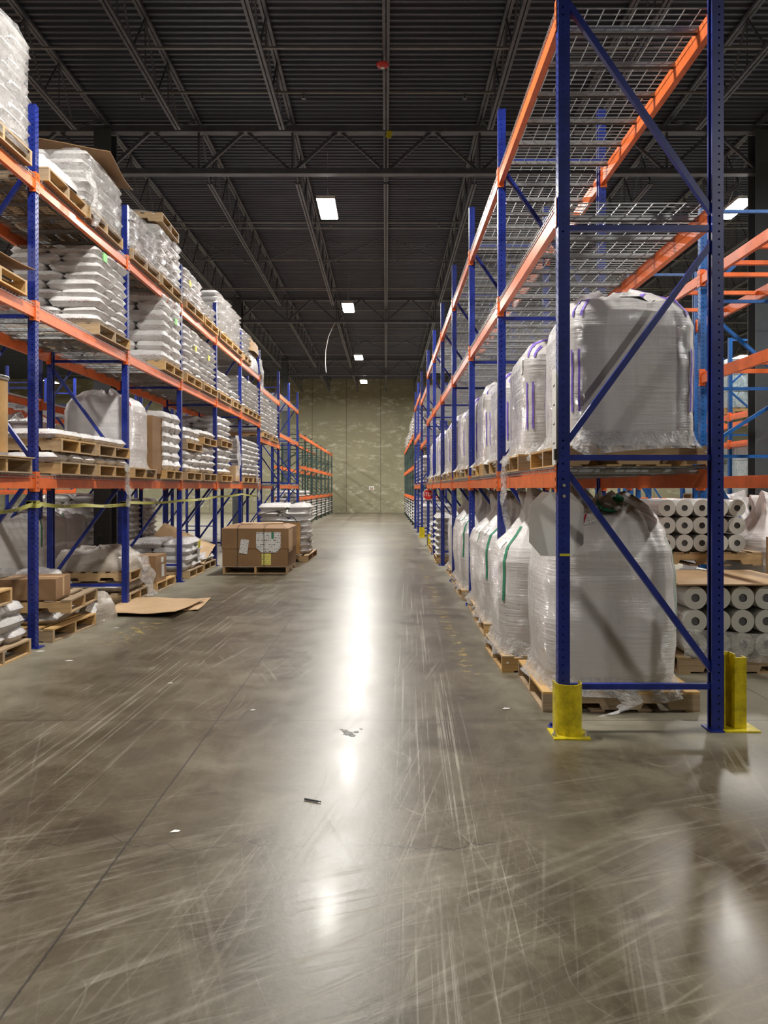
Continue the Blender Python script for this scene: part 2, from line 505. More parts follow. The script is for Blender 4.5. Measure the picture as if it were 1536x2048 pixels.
LABELS = {}
def tag(o, label, cat, group=None, kind=None):
    if label:
        o['label'] = label
        LABELS.setdefault(label, []).append(o.name)
    if cat:
        o['category'] = cat
    if group:
        o['group'] = group
    if kind:
        o['kind'] = kind
    return o
def obj(name, me, parent=None, loc=(0, 0, 0), rot=(0, 0, 0), scale=None):
    o = bpy.data.objects.new(name, me)
    COL.objects.link(o)
    o.location = loc
    o.rotation_euler = rot
    if scale:
        o.scale = scale
    if parent:
        o.parent = parent
    return o
def structure(name, me, loc=(0, 0, 0)):
    o = obj(name, me, None, loc)
    o['kind'] = 'structure'
    return o
def spawn(parts, name, label, cat, loc, rotz=0.0, group=None):
    """parts: list of (part_name, mesh, loc, rot, [subparts])"""
    r = bpy.data.objects.new(name, None)
    r.empty_display_size = 0.2
    COL.objects.link(r)
    r.location = loc
    r.rotation_euler = (0, 0, rotz)
    tag(r, label, cat, group)
    for p in parts:
        c = obj(p[0], p[1], r, p[2] if len(p) > 2 else (0, 0, 0), p[3] if len(p) > 3 else (0, 0, 0))
        for q in (p[4] if len(p) > 4 else []):
            obj(q[0], q[1], c, q[2] if len(q) > 2 else (0, 0, 0), q[3] if len(q) > 3 else (0, 0, 0))
    return r
ORD = ['zeroth', 'first', 'second', 'third', 'fourth', 'fifth', 'sixth', 'seventh', 'eighth', 'ninth', 'tenth', 'eleventh', 'twelfth',
       'thirteenth', 'fourteenth', 'fifteenth', 'sixteenth', 'seventeenth', 'eighteenth', 'nineteenth', 'twentieth']

def text_part(body, size, parent, loc, rot, mat, extr=0.001, sx=1.0):
    c = bpy.data.curves.new('lettering', 'FONT')
    c.body = body
    c.size = size
    c.align_x = 'CENTER'
    c.align_y = 'CENTER'
    c.extrude = extr
    c.materials.append(mat)
    tmp = bpy.data.objects.new('lettering_curve', c)
    COL.objects.link(tmp)
    dg = bpy.context.evaluated_depsgraph_get()
    me = bpy.data.meshes.new_from_object(tmp.evaluated_get(dg))
    bpy.data.objects.remove(tmp)
    me.name = 'lettering'
    o = bpy.data.objects.new('lettering', me)
    COL.objects.link(o)
    o.parent = parent
    o.location = loc
    o.rotation_euler = rot
    o.scale = (sx, 1, 1)
    return o

# ------------------------------------------------------------------ building shell
BX0, BX1, BY0, BY1, BH = -36.0, 27.0, -14.0, 50.0, 8.72
structure('floor', MB().box(BX0, BX1, BY0, BY1, -0.15, 0.0).mesh('floor', M['floor']))
structure('wall_back', MB().box(BX0, BX1, BY1, BY1 + 0.2, 0, BH).mesh('wall_back', M['wall']))
structure('wall_left', MB().box(BX0 - 0.2, BX0, BY0, BY1, 0, BH).mesh('wall_left', M['wall']))
structure('wall_right', MB().box(BX1, BX1 + 0.2, BY0, BY1, 0, BH).mesh('wall_right', M['wall']))
structure('wall_front', MB().box(BX0, BX1, BY0 - 0.2, BY0, 0, BH).mesh('wall_front', M['wall']))
mb = MB()
prof = []
y = BY0
P = 0.152
while y < BY1:
    prof += [(y, 0.0), (y + 0.045, 0.0), (y + 0.058, 0.038), (y + 0.139, 0.038)]
    y += P
prof.append((BY1, 0))
vs, fs = [], []
for (py, pz) in prof:
    vs += [(BX0, py, BH - 0.04 + pz), (BX1, py, BH - 0.04 + pz)]
for i in range(len(prof) - 1):
    fs.append((2 * i, 2 * i + 1, 2 * i + 3, 2 * i + 2))
mb.add(vs, fs)
mb.box(BX0, BX1, BY0, BY1, BH + 0.002, BH + 0.1)
structure('ceiling', mb.mesh('ceiling', M['deck']))

# roof steel
GY = [14.9, 28.2, 41.4]
JS = 1.81
Z_BOT, Z_TOP = 7.83, 8.64
def joist_parts(L, a0, a1):
    t = MB()
    for s in (-1, 1):
        t.bar((s * 0.03, 0, Z_TOP), (s * 0.03, L, Z_TOP), 0.045, 0.05)
    b = MB()
    for s in (-1, 1):
        b.bar((s * 0.03, a0, Z_BOT), (s * 0.03, L - a1, Z_BOT), 0.04, 0.05)
    w = MB()
    n = max(4, int(round((L - a0 - a1) / 1.2)))
    st = (L - a0 - a1) / n
    w.bar((0, 0.15, Z_TOP), (0, a0, Z_BOT), 0.03, 0.03)
    w.bar((0, L - 0.15, Z_TOP), (0, L - a1, Z_BOT), 0.03, 0.03)
    for i in range(n):
        y0 = a0 + i * st
        w.bar((0, y0, Z_BOT), (0, y0 + st / 2, Z_TOP), 0.024, 0.024)
        w.bar((0, y0 + st / 2, Z_TOP), (0, y0 + st, Z_BOT), 0.024, 0.024)
        w.bar((0, y0 + st / 2, Z_BOT), (0, y0 + st / 2, Z_TOP), 0.016, 0.016)
    return [('top_chord', t.mesh('top_chord', M['dark_steel'])), ('bottom_chord', b.mesh('bottom_chord', M['dark_steel'])), ('web', w.mesh('web', M['dark_steel']))]
spans = [(1.6, 14.9, 0.9, 1.5), (14.9, 28.2, 0.9, 1.9), (28.2, 41.4, 0.9, 1.6), (41.4, 50.0, 0.9, 0.3)]
krange = [(-3, 5), (-6, 8), (-9, 9), (-9, 9)]
for si, (y0, y1, a0, a1) in enumerate(spans):
    jp = joist_parts(y1 - y0, a0, a1)
    for k in range(krange[si][0], krange[si][1] + 1):
        where = 'above the aisle centre' if k == 0 else '%s %s of the centre joist' % (ORD[abs(k)], 'left' if k < 0 else 'right')
        spawn(jp, 'roof_joist', 'dark steel roof joist, %s, %s roof bay' % (where, ('nearest', 'second', 'third', 'farthest')[si]), 'roof joist', (k * JS, y0, 0), 0, 'roof joists')
def girder_parts(n):
    L = n * JS
    zt, zb = 8.50, 7.68
    t = MB().bar((0, 0, zt), (L, 0, zt), 0.16, 0.12)
    b = MB().bar((0, 0, zb), (L, 0, zb), 0.16, 0.10)
    w_ = MB()
    for i in range(n):
        x = i * JS
        w_.bar((x, 0, zb), (x + JS / 2, 0, zt), 0.06, 0.06)
        w_.bar((x + JS / 2, 0, zt), (x + JS, 0, zb), 0.05, 0.05)
        w_.bar((x, 0, zb), (x, 0, zt), 0.04, 0.04)
    return [('top_chord', t.mesh('top_chord', M['dark_steel'])), ('bottom_chord', b.mesh('bottom_chord', M['dark_steel'])), ('web', w_.mesh('web', M['dark_steel']))]
gp = girder_parts(7)
for gi, gy in enumerate(GY):
    for x0, wn in ((-5.43 - 12.67, 'left'), (-5.43, 'middle'), (7.24, 'right')):
        if gi == 0 and wn == 'left':
            pass
        spawn(gp, 'roof_girder', 'dark zigzag roof girder crossing the hall, %s from camera, %s span' % (ORD[gi + 1], wn), 'roof girder', (x0, gy, 0), 0, 'roof girders')
cm = MB()
cm.box(-0.165, 0.165, -0.165, -0.145, 0, 8.45).box(-0.165, 0.165, 0.145, 0.165, 0, 8.45).box(-0.012, 0.012, -0.145, 0.145, 0, 8.45)
cm.box(-0.25, 0.25, -0.25, 0.25, 0, 0.02)
colm = cm.mesh('column', M['column'])
for gy in GY:
    for x in (-18.1, -5.43, 7.24, 19.9):
        structure('column', colm, (x, gy, 0))
# bridging and sprinkler pipes
for i, yy in enumerate((4.0, 11.0, 18.6, 24.4, 31.5, 38.2, 45.5)):
    o = obj('bridging_bar', MB().bar((-15 if i > 1 else -5.4, 0, 0), (14.5 if i > 1 else 9, 0, 0), 0.03, 0.03).mesh('bridging_bar', M['pipe']), None, (0, yy, Z_BOT + 0.03))
    tag(o, 'thin grey bridging bar running across under the joists, %s from the camera' % ORD[i + 1], 'bridging bar', 'bridging bars')
for i, yy in enumerate((8.3, 21.6, 34.8)):
    x_ = MB()
    for k in range(-5, 6):
        x_.bar((k * JS, 0, Z_BOT), (k * JS + JS, 0, Z_TOP), 0.022, 0.022)
        x_.bar((k * JS, 0.03, Z_TOP), (k * JS + JS, 0.03, Z_BOT), 0.022, 0.022)
    o = obj('cross_bracing', x_.mesh('cross_bracing', M['dark_steel']), None, (0, yy, 0))
    tag(o, 'line of crossed thin bracing between the joists, %s from the camera' % ORD[i + 1], 'bracing', 'cross bracing')
pipe_me = MB().tube([(-16, 0, 0), (15, 0, 0)], 0.026, 8).mesh('pipe', M['pipe'])
hd = MB().tube([(0, 0, -0.02), (0, 0, -0.10)], 0.012, 6).disc((0, 0, -0.105), 0.04, 'z', 10, 0.006)
hd.bar((-0.03, 0, -0.05), (0.03, 0, -0.05), 0.02, 0.02)
head_me = hd.mesh('sprinkler_head', M['column'])
for i in range(14):
    yy = 3.45 + 3.15 * i
    if min(abs(yy - g) for g in GY) < 0.3:
        yy += 0.5
    parts = [('pipe', pipe_me)] + [('sprinkler_head', head_me, (-1.38 + 2.7 * k, 0, 0)) for k in range(-3, 4)]
    spawn(parts, 'sprinkler_pipe', 'grey sprinkler pipe across the hall under the roof, %s from the camera' % ORD[i + 1], 'pipe', (0, yy, 8.2), 0, 'sprinkler pipes')
# alarm bell, tag, dangling cable
bell = spawn([('gong', MB().grid(lambda u, v: (0.095 * math.sin(v * PI / 2) * math.cos(2 * PI * u), 0.095 * math.sin(v * PI / 2) * math.sin(2 * PI * u), -0.05 * math.cos(v * PI / 2)), 20, 6, wrap=True).mesh('gong', M['red'], True)),
              ('centre_cap', MB().disc((0, 0, -0.052), 0.028, 'z', 14, 0.012).mesh('centre_cap', M['white'])),
              ('bracket', MB().tube([(0, 0, 0), (0, 0, 0.14)], 0.012, 8).mesh('bracket', M['column']))],
             'alarm_bell', 'small round red alarm disc with white centre hanging under the centre joist', 'alarm bell', (-0.05, 11.1, 7.68))
tag(obj('warning_tag', MB().box(-0.05, 0.05, -0.004, 0.004, -0.10, 0.02).mesh('warning_tag', M['tag_yellow']), None, (0.06, 13.45, 7.79), (0, 0.2, 0)),
    'small yellow tag hanging from the centre joist near the first girder', 'tag')
cb = [(-1.85, 28.15, 7.62), (-1.95, 28.1, 7.45), (-2.1, 28.1, 7.1), (-2.2, 28.1, 6.6), (-2.21, 28.1, 6.1), (-2.18, 28.1, 5.8)]
tag(obj('dangling_cable', MB().tube(cb, 0.012, 6).mesh('dangling_cable', M['white'])), 'thin pale cable dangling from the second roof girder', 'cable')

# lamps
lamp_parts = None
def make_lamp(x, y, label):
    global lamp_parts
    if lamp_parts is None:
        h = MB().box(-0.19, 0.19, -0.60, 0.60, 0.0, 0.06).box(-0.12, 0.12, -0.5, 0.5, 0.06, 0.10)
        l = MB().box(-0.175, 0.175, -0.585, 0.585, -0.014, -0.001)
        cd = MB().tube([(0, -0.45, 0.1), (0, 0, 0.45), (0, 0, 8.68 - LAMP_Z)], 0.006, 5).tube([(0, 0.45, 0.1), (0, 0, 0.45)], 0.006, 5)
        lamp_parts = [('housing', h.mesh('housing', M['white'])), ('lens', l.mesh('lens', M['lens'])), ('hanging_wire', cd.mesh('hanging_wire', M['bolt']))]
    r = spawn(lamp_parts, 'high_bay_lamp', label, 'lamp', (x, y, LAMP_Z), 0, 'high bay lamps')
    ld = bpy.data.lights.new('high_bay_light', 'AREA')
    ld.shape = 'RECTANGLE'
    ld.size, ld.size_y = 0.34, 1.15
    ld.energy = LAMP_W
    ld.color = LAMP_COLOR
    lo = bpy.data.objects.new('lamp_light', ld)
    COL.objects.link(lo)
    lo.parent = r
    lo.location = (0, 0, -0.02)
for xi, x in enumerate(LAMP_X):
    for yi, y in enumerate(LAMP_Y):
        if yi < 2 and (xi > 2 or xi == 0 or yi == 0):
            continue
        lane = ('over the main aisle', 'in the row over the next aisle right', 'over the aisle behind the left rack', 'over the far left aisle', 'over the far right aisle')[xi]
        make_lamp(x, y, 'bright rectangular ceiling lamp %s, %s along its row' % (lane, ORD[yi + 1]))

# ------------------------------------------------------------------ racks
D = 1.067
PH = 5.33
def post_mesh(h, col, side):
    """C channel, web towards -x (side=-1) or +x (side=1); local origin under the web's outer face centre"""
    s = -side
    th = 0.0025
    m = MB()
    def bx(a, b, y0, y1, mi):
        m.box(min(a * s, b * s), max(a * s, b * s), y0, y1, 0.0, h, mi)
    bx(0, th, -0.038, 0.038, 0)
    bx(0, 0.074, -0.038, -0.038 + th, 1)
    bx(0, 0.074, 0.038 - th, 0.038, 1)
    bx(0.072, 0.0745, -0.038, -0.020, 1)
    bx(0.072, 0.0745, 0.020, 0.038, 1)
    return m.mesh('post', [M[col + '_web'], M[col + '_flange']])
def frame_parts(h, col, levels):
    pm = post_mesh(h, col, -1)
    pr = post_mesh(h, col, 1)
    foot = MB().box(-0.045, 0.10, -0.075, 0.075, 0, 0.008)
    foot.disc((-0.025, 0.055, 0.015), 0.012, 'z', 8, 0.02).disc((0.03, -0.06, 0.015), 0.012, 'z', 8, 0.02)
    fm = foot.mesh('foot_plate', M[col])
    footr = MB().box(-0.10, 0.045, -0.075, 0.075, 0, 0.008)
    fr = footr.mesh('foot_plate', M[col])
    parts = [('post', pm, (0, 0, 0)), ('post', pr, (D, 0, 0)), ('foot_plate', fm), ('foot_plate', fr, (D, 0, 0))]
    for z in levels:
        parts.append(('horizontal_brace', MB().bar((0.055, 0, z), (D - 0.055, 0, z), 0.036, 0.036).mesh('horizontal_brace', M[col])))
    for i in range(len(levels) - 1):
        a, b = levels[i] + 0.10, levels[i + 1] - 0.09
        if i % 2 == 0:
            p0, p1 = (D - 0.06, 0, a), (0.06, 0, b)
        else:
            p0, p1 = (0.06, 0, a), (D - 0.06, 0, b)
        parts.append(('diagonal_brace', MB().bar(p0, p1, 0.038, 0.038, (0, 1, 0)).mesh('diagonal_brace', M[col])))
    return parts
LV = (0.28, 1.765, 3.255, 4.82)
FR_BLUE = frame_parts(PH, 'blue', LV)
FR_GREEN = frame_parts(3.86, 'green', (0.25, 1.2, 2.15, 3.1, 3.7))
FR_CYAN = frame_parts(4.84, 'cyan', (0.28, 1.94, 2.73, 3.75, 4.80))
FR_BLUE2 = frame_parts(PH, 'blue', LV)
BEAM = {}
def beam_parts(L, col='orange'):
    key = round(L, 2)
    if key not in BEAM:
        # step section, face at local x=0, runs along +y from 0 to L
        poly = [(0.0, 0.0), (0.046, 0.0), (0.046, 0.127), (0.022, 0.127), (0.022, 0.092), (0.0, 0.092)]
        b = MB().prism([(p[0], p[1]) for p in poly], 'y', 0.0, L)
        e = MB()
        e.box(-0.012, 0.052, -0.002, 0.005, -0.03, 0.165)
        e.box(-0.012, -0.008, -0.045, 0.0, -0.03, 0.165)
        for k in range(3):
            e.box(-0.0135, -0.0118, -0.028, -0.018, -0.01 + k * 0.055, 0.012 + k * 0.055, 1)
        e2 = MB()
        e2.box(-0.012, 0.052, -0.005, 0.002, -0.03, 0.165)
        e2.box(-0.012, -0.008, 0.0, 0.031, -0.03, 0.165)
        for k in range(3):
            e2.box(-0.0135, -0.0118, 0.014, 0.022, -0.01 + k * 0.055, 0.012 + k * 0.055, 1)
        BEAM[key] = [('rail', b.mesh('rail', M['orange'])),
                     ('end_bracket', e.mesh('end_bracket', [M['orange'], M['black']])),
                     ('end_bracket', e2.mesh('end_bracket', [M['orange'], M['black']]), (0, L, 0))]
    return BEAM[key]
DECK = {}
def deck_mesh(L):
    """wire mesh panel, local x 0..D over the rails, y 0..L"""
    key = round(L, 2)
    if key in DECK:
        return DECK[key]
    w_ = MB()
    r = 0.0055
    n = int(L / 0.062)
    for i in range(n + 1):
        y = 0.01 + (L - 0.02) * i / n
        w_.bar((0.0, y, 0.139), (D, y, 0.139), r, r)
        w_.bar((0.004, y, 0.139), (0.004, y, 0.105), r, r)
        w_.bar((D - 0.004, y, 0.139), (D - 0.004, y, 0.105), r, r)
    for i in range(11):
        x = 0.004 + (D - 0.008) * i / 10
        w_.bar((x, 0, 0.133), (x, L, 0.133), r, r)
    for x in (0.004, D - 0.004):
        w_.bar((x, 0, 0.107), (x, L, 0.107), r, r)
    c = MB()
    for k in range(3):
        y = L * (0.17 + 0.33 * k)
        c.box(0.05, D - 0.05, y - 0.022, y + 0.022, 0.124, 0.128)
        c.box(0.05, D - 0.05, y - 0.022, y - 0.019, 0.094, 0.126)
        c.box(0.05, D - 0.05, y + 0.019, y + 0.022, 0.094, 0.126)
    DECK[key] = [('wire_mesh', w_.mesh('wire_mesh', M['galv'])), ('support_channel', c.mesh('support_channel', M['galv']))]
    return DECK[key]
LEVEL_NAME = ['lower', 'middle', 'top']
def rack_row(rowname, xface, side, ys, frames, levels, col_name, decks=True, far_rail=True, skip=lambda b, l: False, frame_skip=()):
    """side=+1: aisle face towards -x (right-hand rack); side=-1: aisle face towards +x"""
    rz = 0 if side > 0 else PI
    for i, y in enumerate(ys):
        if i in frame_skip:
            continue
        spawn(frames, 'upright_frame', '%s perforated upright frame, %s from near end of the %s' % (col_name, ORD[i + 1], rowname), 'upright frame',
              (xface, y + 0.038, 0), rz, 'upright frames of the ' + rowname)
    for b in range(len(ys) - 1):
        y0, y1 = ys[b] + 0.076, ys[b + 1]
        L = y1 - y0
        lv = levels[b] if isinstance(levels[0], (list, tuple)) else levels
        for li, z in enumerate(lv):
            if skip(b, li):
                continue
            ln = LEVEL_NAME[li] if len(lv) == 3 else ('lower', 'top')[li] if len(lv) == 2 else ('lower', 'second', 'third', 'top')[li]
            for fi, fn in enumerate(('aisle-side', 'far-side')):
                if fi == 1 and not far_rail:
                    continue
                front = (fi == 0)
                if side > 0:
                    loc, r = ((xface + 0.004, y0, z), 0) if front else ((xface + D - 0.004, y1, z), PI)
                else:
                    loc, r = ((xface - 0.004, y1, z), PI) if front else ((xface - D + 0.004, y0, z), 0)
                spawn(beam_parts(L), 'shelf_rail', 'orange %s shelf rail, %s level, %s bay, %s' % (fn, ln, ORD[b + 1], rowname), 'shelf beam', loc, r, 'shelf rails of the ' + rowname)
            if decks:
                for q in range(2):
                    hl = L / 2 - 0.01
                    loc = (xface if side > 0 else xface - D, y0 + q * (L / 2) + 0.005, z)
                    spawn(deck_mesh(hl), 'wire_deck', 'galvanised wire deck, %s half of the %s bay, %s level, %s' % (('near', 'far')[q], ORD[b + 1], ln, rowname), 'wire deck', loc, 0, 'wire decks of the ' + rowname)

XL, XR = -3.43, 1.113
YL = [4.85] + [7.53 + 2.68 * k for k in range(6)]
YR = [4.97 + 2.66 * k for k in range(7)]
LZ = (1.565, 3.24, 4.50)
RZ = (1.570, 3.30, 4.58)
rack_row('left rack', XL, -1, YL, FR_BLUE, LZ, 'blue', frame_skip=(0,))
rack_row('right rack', XR, 1, YR, FR_BLUE, RZ, 'blue')
# tunnel bays over the cross aisle, then three more blue frames, then green racks to the wall
YLt = [20.93, 24.75, 27.43, 30.1]
YRt = [20.93, 24.70, 27.36, 30.0]
tl = [(2.85, 4.25), LZ, LZ]
rack_row('left rack past the tunnel', XL, -1, YLt, FR_BLUE, tl, 'blue', frame_skip=(0,))
rack_row('right rack past the tunnel', XR, 1, YRt, FR_BLUE, [(2.85, 4.25), RZ, RZ], 'blue', frame_skip=(0,))
GZ = (1.09, 2.36, 3.64)
YLg = [30.35 + 2.69 * k for k in range(8)]
YRg = [30.3 + 2.7 * k for k in range(7)]
rack_row('green left rack', XL, -1, YLg, FR_GREEN, GZ, 'dark green', decks=False)
rack_row('green right rack', XR, 1, YRg, FR_GREEN, GZ, 'dark green', decks=False)
# second rows, back to back
XL2 = -5.78 - D
rack_row('second left rack', -5.78, -1, [4.85 + 2.68 * k for k in range(9)], FR_BLUE, (1.565, 2.9, 4.25), 'blue', frame_skip=(0,))
rack_row('third left rack', -10.6, -1, [10.2 + 2.68 * k for k in range(7)], FR_BLUE, (1.4, 2.55, 3.75), 'blue', decks=False)
XR2 = 3.66
YR2 = [6.30 + 2.66 * k for k in range(6)]
rack_row('light blue right rack', XR2, 1, YR2, FR_CYAN, (1.570, 2.79, 3.95), 'light blue', decks=False, skip=lambda b, l: (l == 1 and b != 0))
rack_row('far right rack', 7.45, 1, [11.4 + 2.66 * k for k in range(7)], FR_CYAN, (1.15, 2.45, 3.05), 'light blue', decks=False)
# orange cross ties on the light blue rack
tie = MB().bar((0.04, 0, 0), (D - 0.04, 0, 0), 0.05, 0.045).mesh('cross_tie', M['orange'])
for z, nm in ((4.02, 'top'), (2.86, 'middle')):
    for i, yy in enumerate((7.8, 8.38, 8.85, 9.67, 10.6) if z > 3 else (7.3, 7.9, 8.5)):
        tag(obj('cross_tie', tie, None, (XR2, yy, z)), 'orange cross tie bridging the light blue rack, %s level, %s from camera' % (nm, ORD[i + 1]), 'cross tie', 'orange cross ties')

# ------------------------------------------------------------------ pallets
def pallet_parts(lx, ly, h=0.14):
    """stringers run along x; centre origin at base"""
    a, b = lx / 2, ly / 2
    top = MB()
    n = 7
    bw = 0.10
    for i in range(n):
        x = -a + (lx - bw) * i / (n - 1)
        top.box(x, x + bw, -b, b, h - 0.017, h)
    bot = MB()
    for i in range(4):
        x = -a + (lx - bw) * i / 3
        bot.box(x, x + bw, -b, b, 0, 0.015)
    st = MB()
    z0, z1 = 0.015, h - 0.017
    k = a
    pl = [(-k, z0), (-k * .62, z0), (-k * .58, z0 + .045), (-k * .28, z0 + .045), (-k * .24, z0), (k * .24, z0), (k * .28, z0 + .045), (k * .58, z0 + .045), (k * .62, z0), (k, z0), (k, z1), (-k, z1)]
    st.prism(pl, 'y', -0.02, 0.02)
    sm = st.mesh('stringer', M['wood'])
    return [('top_deck', top.mesh('top_deck', M['wood'])), ('bottom_deck', bot.mesh('bottom_deck', M['wood']))] + [('stringer', sm, (0, yy, 0)) for yy in (-b + 0.022, 0, b - 0.022)]
PAL = pallet_parts(1.10, 1.02)
PALS = pallet_parts(1.06, 0.92)
n_pal = 0
def pallet(x, y, z, label, rot=0.0, parts=None, group='wooden pallets'):
    return spawn(parts or PAL, 'wooden_pallet', label, 'pallet', (x, y, z), rot + random.uniform(-0.02, 0.02), group)

# ------------------------------------------------------------------ bulk bags
def fbm(x, y, z, o=3):
    return mnoise.fractal(Vector((x, y, z)), 0.9, 2.0, o)
def sup(th, e):
    c, s = math.cos(th), math.sin(th)
    return math.copysign(abs(c) ** (2 / e), c), math.copysign(abs(s) ** (2 / e), s)
def bag_surface(hx, hy, prof, seed, e=5.0, lump=0.02, crease=0.010):
    """prof: list of (z, sx, sy, lumpiness, e)"""
    def f(u, t):
        n = len(prof) - 1
        k = min(int(t * n), n - 1)
        a = t * n - k
        a = a * a * (3 - 2 * a) if n > 3 else a
        p, q = prof[k], prof[k + 1]
        L = lambda i: p[i] * (1 - a) + q[i] * a
        z, sx, sy, lm, ee = L(0), L(1), L(2), L(3), L(4)
        th = 2 * PI * u
        cx, cy = sup(th + PI / 4, ee)
        nx = fbm(cx * 1.3 + seed, cy * 1.3, z * 2.2)
        cr = fbm(cx * 0.7 + seed * 2, cy * 0.7, z * 13.0, 2) * crease
        vr = fbm(cx * 5 + seed, cy * 5, z * 1.4 + 5, 2) * lm * 0.5
        k2 = 1 + lm * nx + cr + vr
        zz = z + lm * 0.8 * fbm(cx * 2.2, cy * 2.2 + seed, 3.0) * (1 if t > 0.25 else 0)
        return Vector((hx * sx * cx * k2, hy * sy * cy * k2, zz))
    return f
def strap_on(f, u0, u1, t0, t1, off=0.006, nu=3, nv=14):
    m = MB()
    def g(a, b):
        u, t = u0 + (u1 - u0) * a, t0 + (t1 - t0) * b
        p = f(u, t)
        d = Vector((p.x, p.y, 0))
        if d.length > 1e-5:
            d.normalize()
        return p + d * off + Vector((0, 0, off * 0.4))
    m.grid(g, nu, nv)
    return m
# u positions with sup(th+PI/4): u=0 -> corner +x+y, .25 -> -x+y, .5 -> -x-y, .75 -> +x-y
def bag_variants(kind, seed):
    r = random.Random(seed)
    parts = []
    if kind == 'square':      # shelf bags: boxy, domed top with loops gathered under the film
        h = 1.02 + r.uniform(-0.03, 0.03)
        prof = [(0.0, .99, .99, 0, 7), (0.25, 1.0, 1.0, .01, 7), (0.55, 1.0, 1.0, .012, 7), (0.78 * h, 1.0, 1.0, .015, 7), (0.88 * h, .96, .96, .03, 6), (0.96 * h, .85, .86, .06, 4.5), (1.02 * h, .6, .62, .10, 3), (1.05 * h, .28, .3, .14, 2.2), (1.0 * h, .01, .01, .0, 2)]
        f = bag_surface(0.475, 0.475, prof, seed)
        parts.append(('bag_body', MB().grid(f, 88, 56, wrap=True).mesh('bag_body', M['bag'], True)))
        for c in (0.25, 0.5, 0.75):
            for du in (-0.030, 0.022):
                a = c + du
                parts.append(('lifting_strap', strap_on(f, a, a + 0.014, 0.45, 0.62).mesh('lifting_strap', M['purple_strap'], True)))
                parts.append(('lifting_strap', strap_on(f, a, a + 0.014, 0.10, 0.30).mesh('lifting_strap', M['purple_strap'], True)))
            parts.append(('lifting_strap', strap_on(f, c - .03, c - .008, 0.58, 0.86).mesh('lifting_strap', M['purple_strap'], True)))
        parts.append(('lifting_strap', strap_on(f, .60, .68, 0.74, 0.79).mesh('lifting_strap', M['purple_strap'], True)))
        parts.append(('printed_label', strap_on(f, 0.40, 0.425, 0.33, 0.45, 0.008).mesh('printed_label', M['paper'], True)))
        parts.append(('printed_label', strap_on(f, 0.615, 0.655, 0.66, 0.73, 0.008).mesh('printed_label', M['paper'], True)))
        sk_h, hx, hy, out = 0.10, 0.475, 0.475, 0.05
    else:                     # tall sagging bags on the floor with a tied film neck
        H = 1.0 + r.uniform(-0.03, 0.03)
        prof = [(0.0, .93, .93, 0, 5), (0.12, .97, .97, .01, 4.6), (0.45, 1.03, 1.03, .02, 4), (0.78, 1.03, 1.03, .02, 3.8), (0.93 * H, .95, .95, .03, 3.4), (1.02 * H, .75, .72, .07, 3), (1.12, .52, .44, .14, 2.6), (1.22, .44, .30, .18, 2.4), (1.33, .50, .26, .20, 2.4), (1.38, .02, .02, .0, 2)]
        if kind == 'hooded':
            prof = [(0.0, .94, .94, 0, 5.5), (0.12, .97, .97, .01, 5.5), (0.45, 1.0, 1.0, .015, 5.5), (0.80, .99, .99, .02, 5.5), (1.00, .95, .96, .03, 5), (1.10, .86, .88, .07, 4.2), (1.20, .80, .78, .12, 3.4), (1.28, .68, .60, .16, 3), (1.36, .38, .30, .24, 2.6), (1.36, .02, .02, 0, 2)]
        f = bag_surface(0.49, 0.49, prof, seed)
        parts.append(('bag_body', MB().grid(f, 88, 64, wrap=True).mesh('bag_body', M['bag'], True)))
        if kind == 'hooded':
            parts.append(('lifting_strap', strap_on(f, .60, .655, 0.80, 0.84, 0.012).mesh('lifting_strap', M['green_strap'], True)))
            parts.append(('lifting_strap', strap_on(f, .67, .71, 0.84, 0.90, 0.012).mesh('lifting_strap', M['green_strap'], True)))
            parts.append(('paper_flap', strap_on(f, .565, .605, 0.64, 0.74, 0.010).mesh('paper_flap', M['paper'], True)))
            parts.append(('marking_strip', strap_on(f, .568, .574, 0.64, 0.74, 0.014).mesh('marking_strip', M['red_strap'], True)))
            parts.append(('lifting_strap', strap_on(f, .752, .757, 0.2, 0.55, 0.006).mesh('lifting_strap', M['green_strap'], True)))
        else:
            parts.append(('lifting_strap', strap_on(f, .462, .478, 0.22, 0.60, 0.006, nv=24).mesh('lifting_strap', M['green_strap'], True)))
            parts.append(('printed_label', strap_on(f, .405, .42, 0.42, 0.50, 0.006).mesh('printed_label', M['paper'], True)))
        sk_h, hx, hy, out = 0.14, 0.455, 0.455, 0.06
    # film skirt that spreads over the pallet edge
    rr = random.Random(seed + 5)
    ph = rr.uniform(0, 6)
    def sk(u, v):
        th = 2 * PI * u
        cx, cy = sup(th + PI / 4, 6)
        k = 1.02 + (out + 0.03 * math.sin(9 * th + ph) + 0.02 * math.sin(23 * th)) * (1 - v) ** 1.6 / 0.475
        return Vector((hx * cx * k, hy * cy * k, -0.02 * (1 - v) + sk_h * v - 0.05 * max(0, math.sin(5 * th + ph)) * (1 - v)))
    parts.append(('stretch_film', MB().grid(sk, 72, 5, wrap=True).mesh('stretch_film', M['film'], True)))
    parts.append(f)
    return parts
BAG_SQ = [bag_variants('square', 11 + i)[:-1] for i in range(3)]
BAG_TALL = [bag_variants('tall', 31 + i)[:-1] for i in range(3)]
BAG_HOOD = bag_variants('hooded', 51)[:-1]

def bag(parts, x, y, z, label, rot=0.0, sc=(1, 1, 1), group=None):
    o = spawn(parts, 'bulk_bag', label, 'bulk bag', (x, y, z), rot, group)
    o.scale = sc
    return o

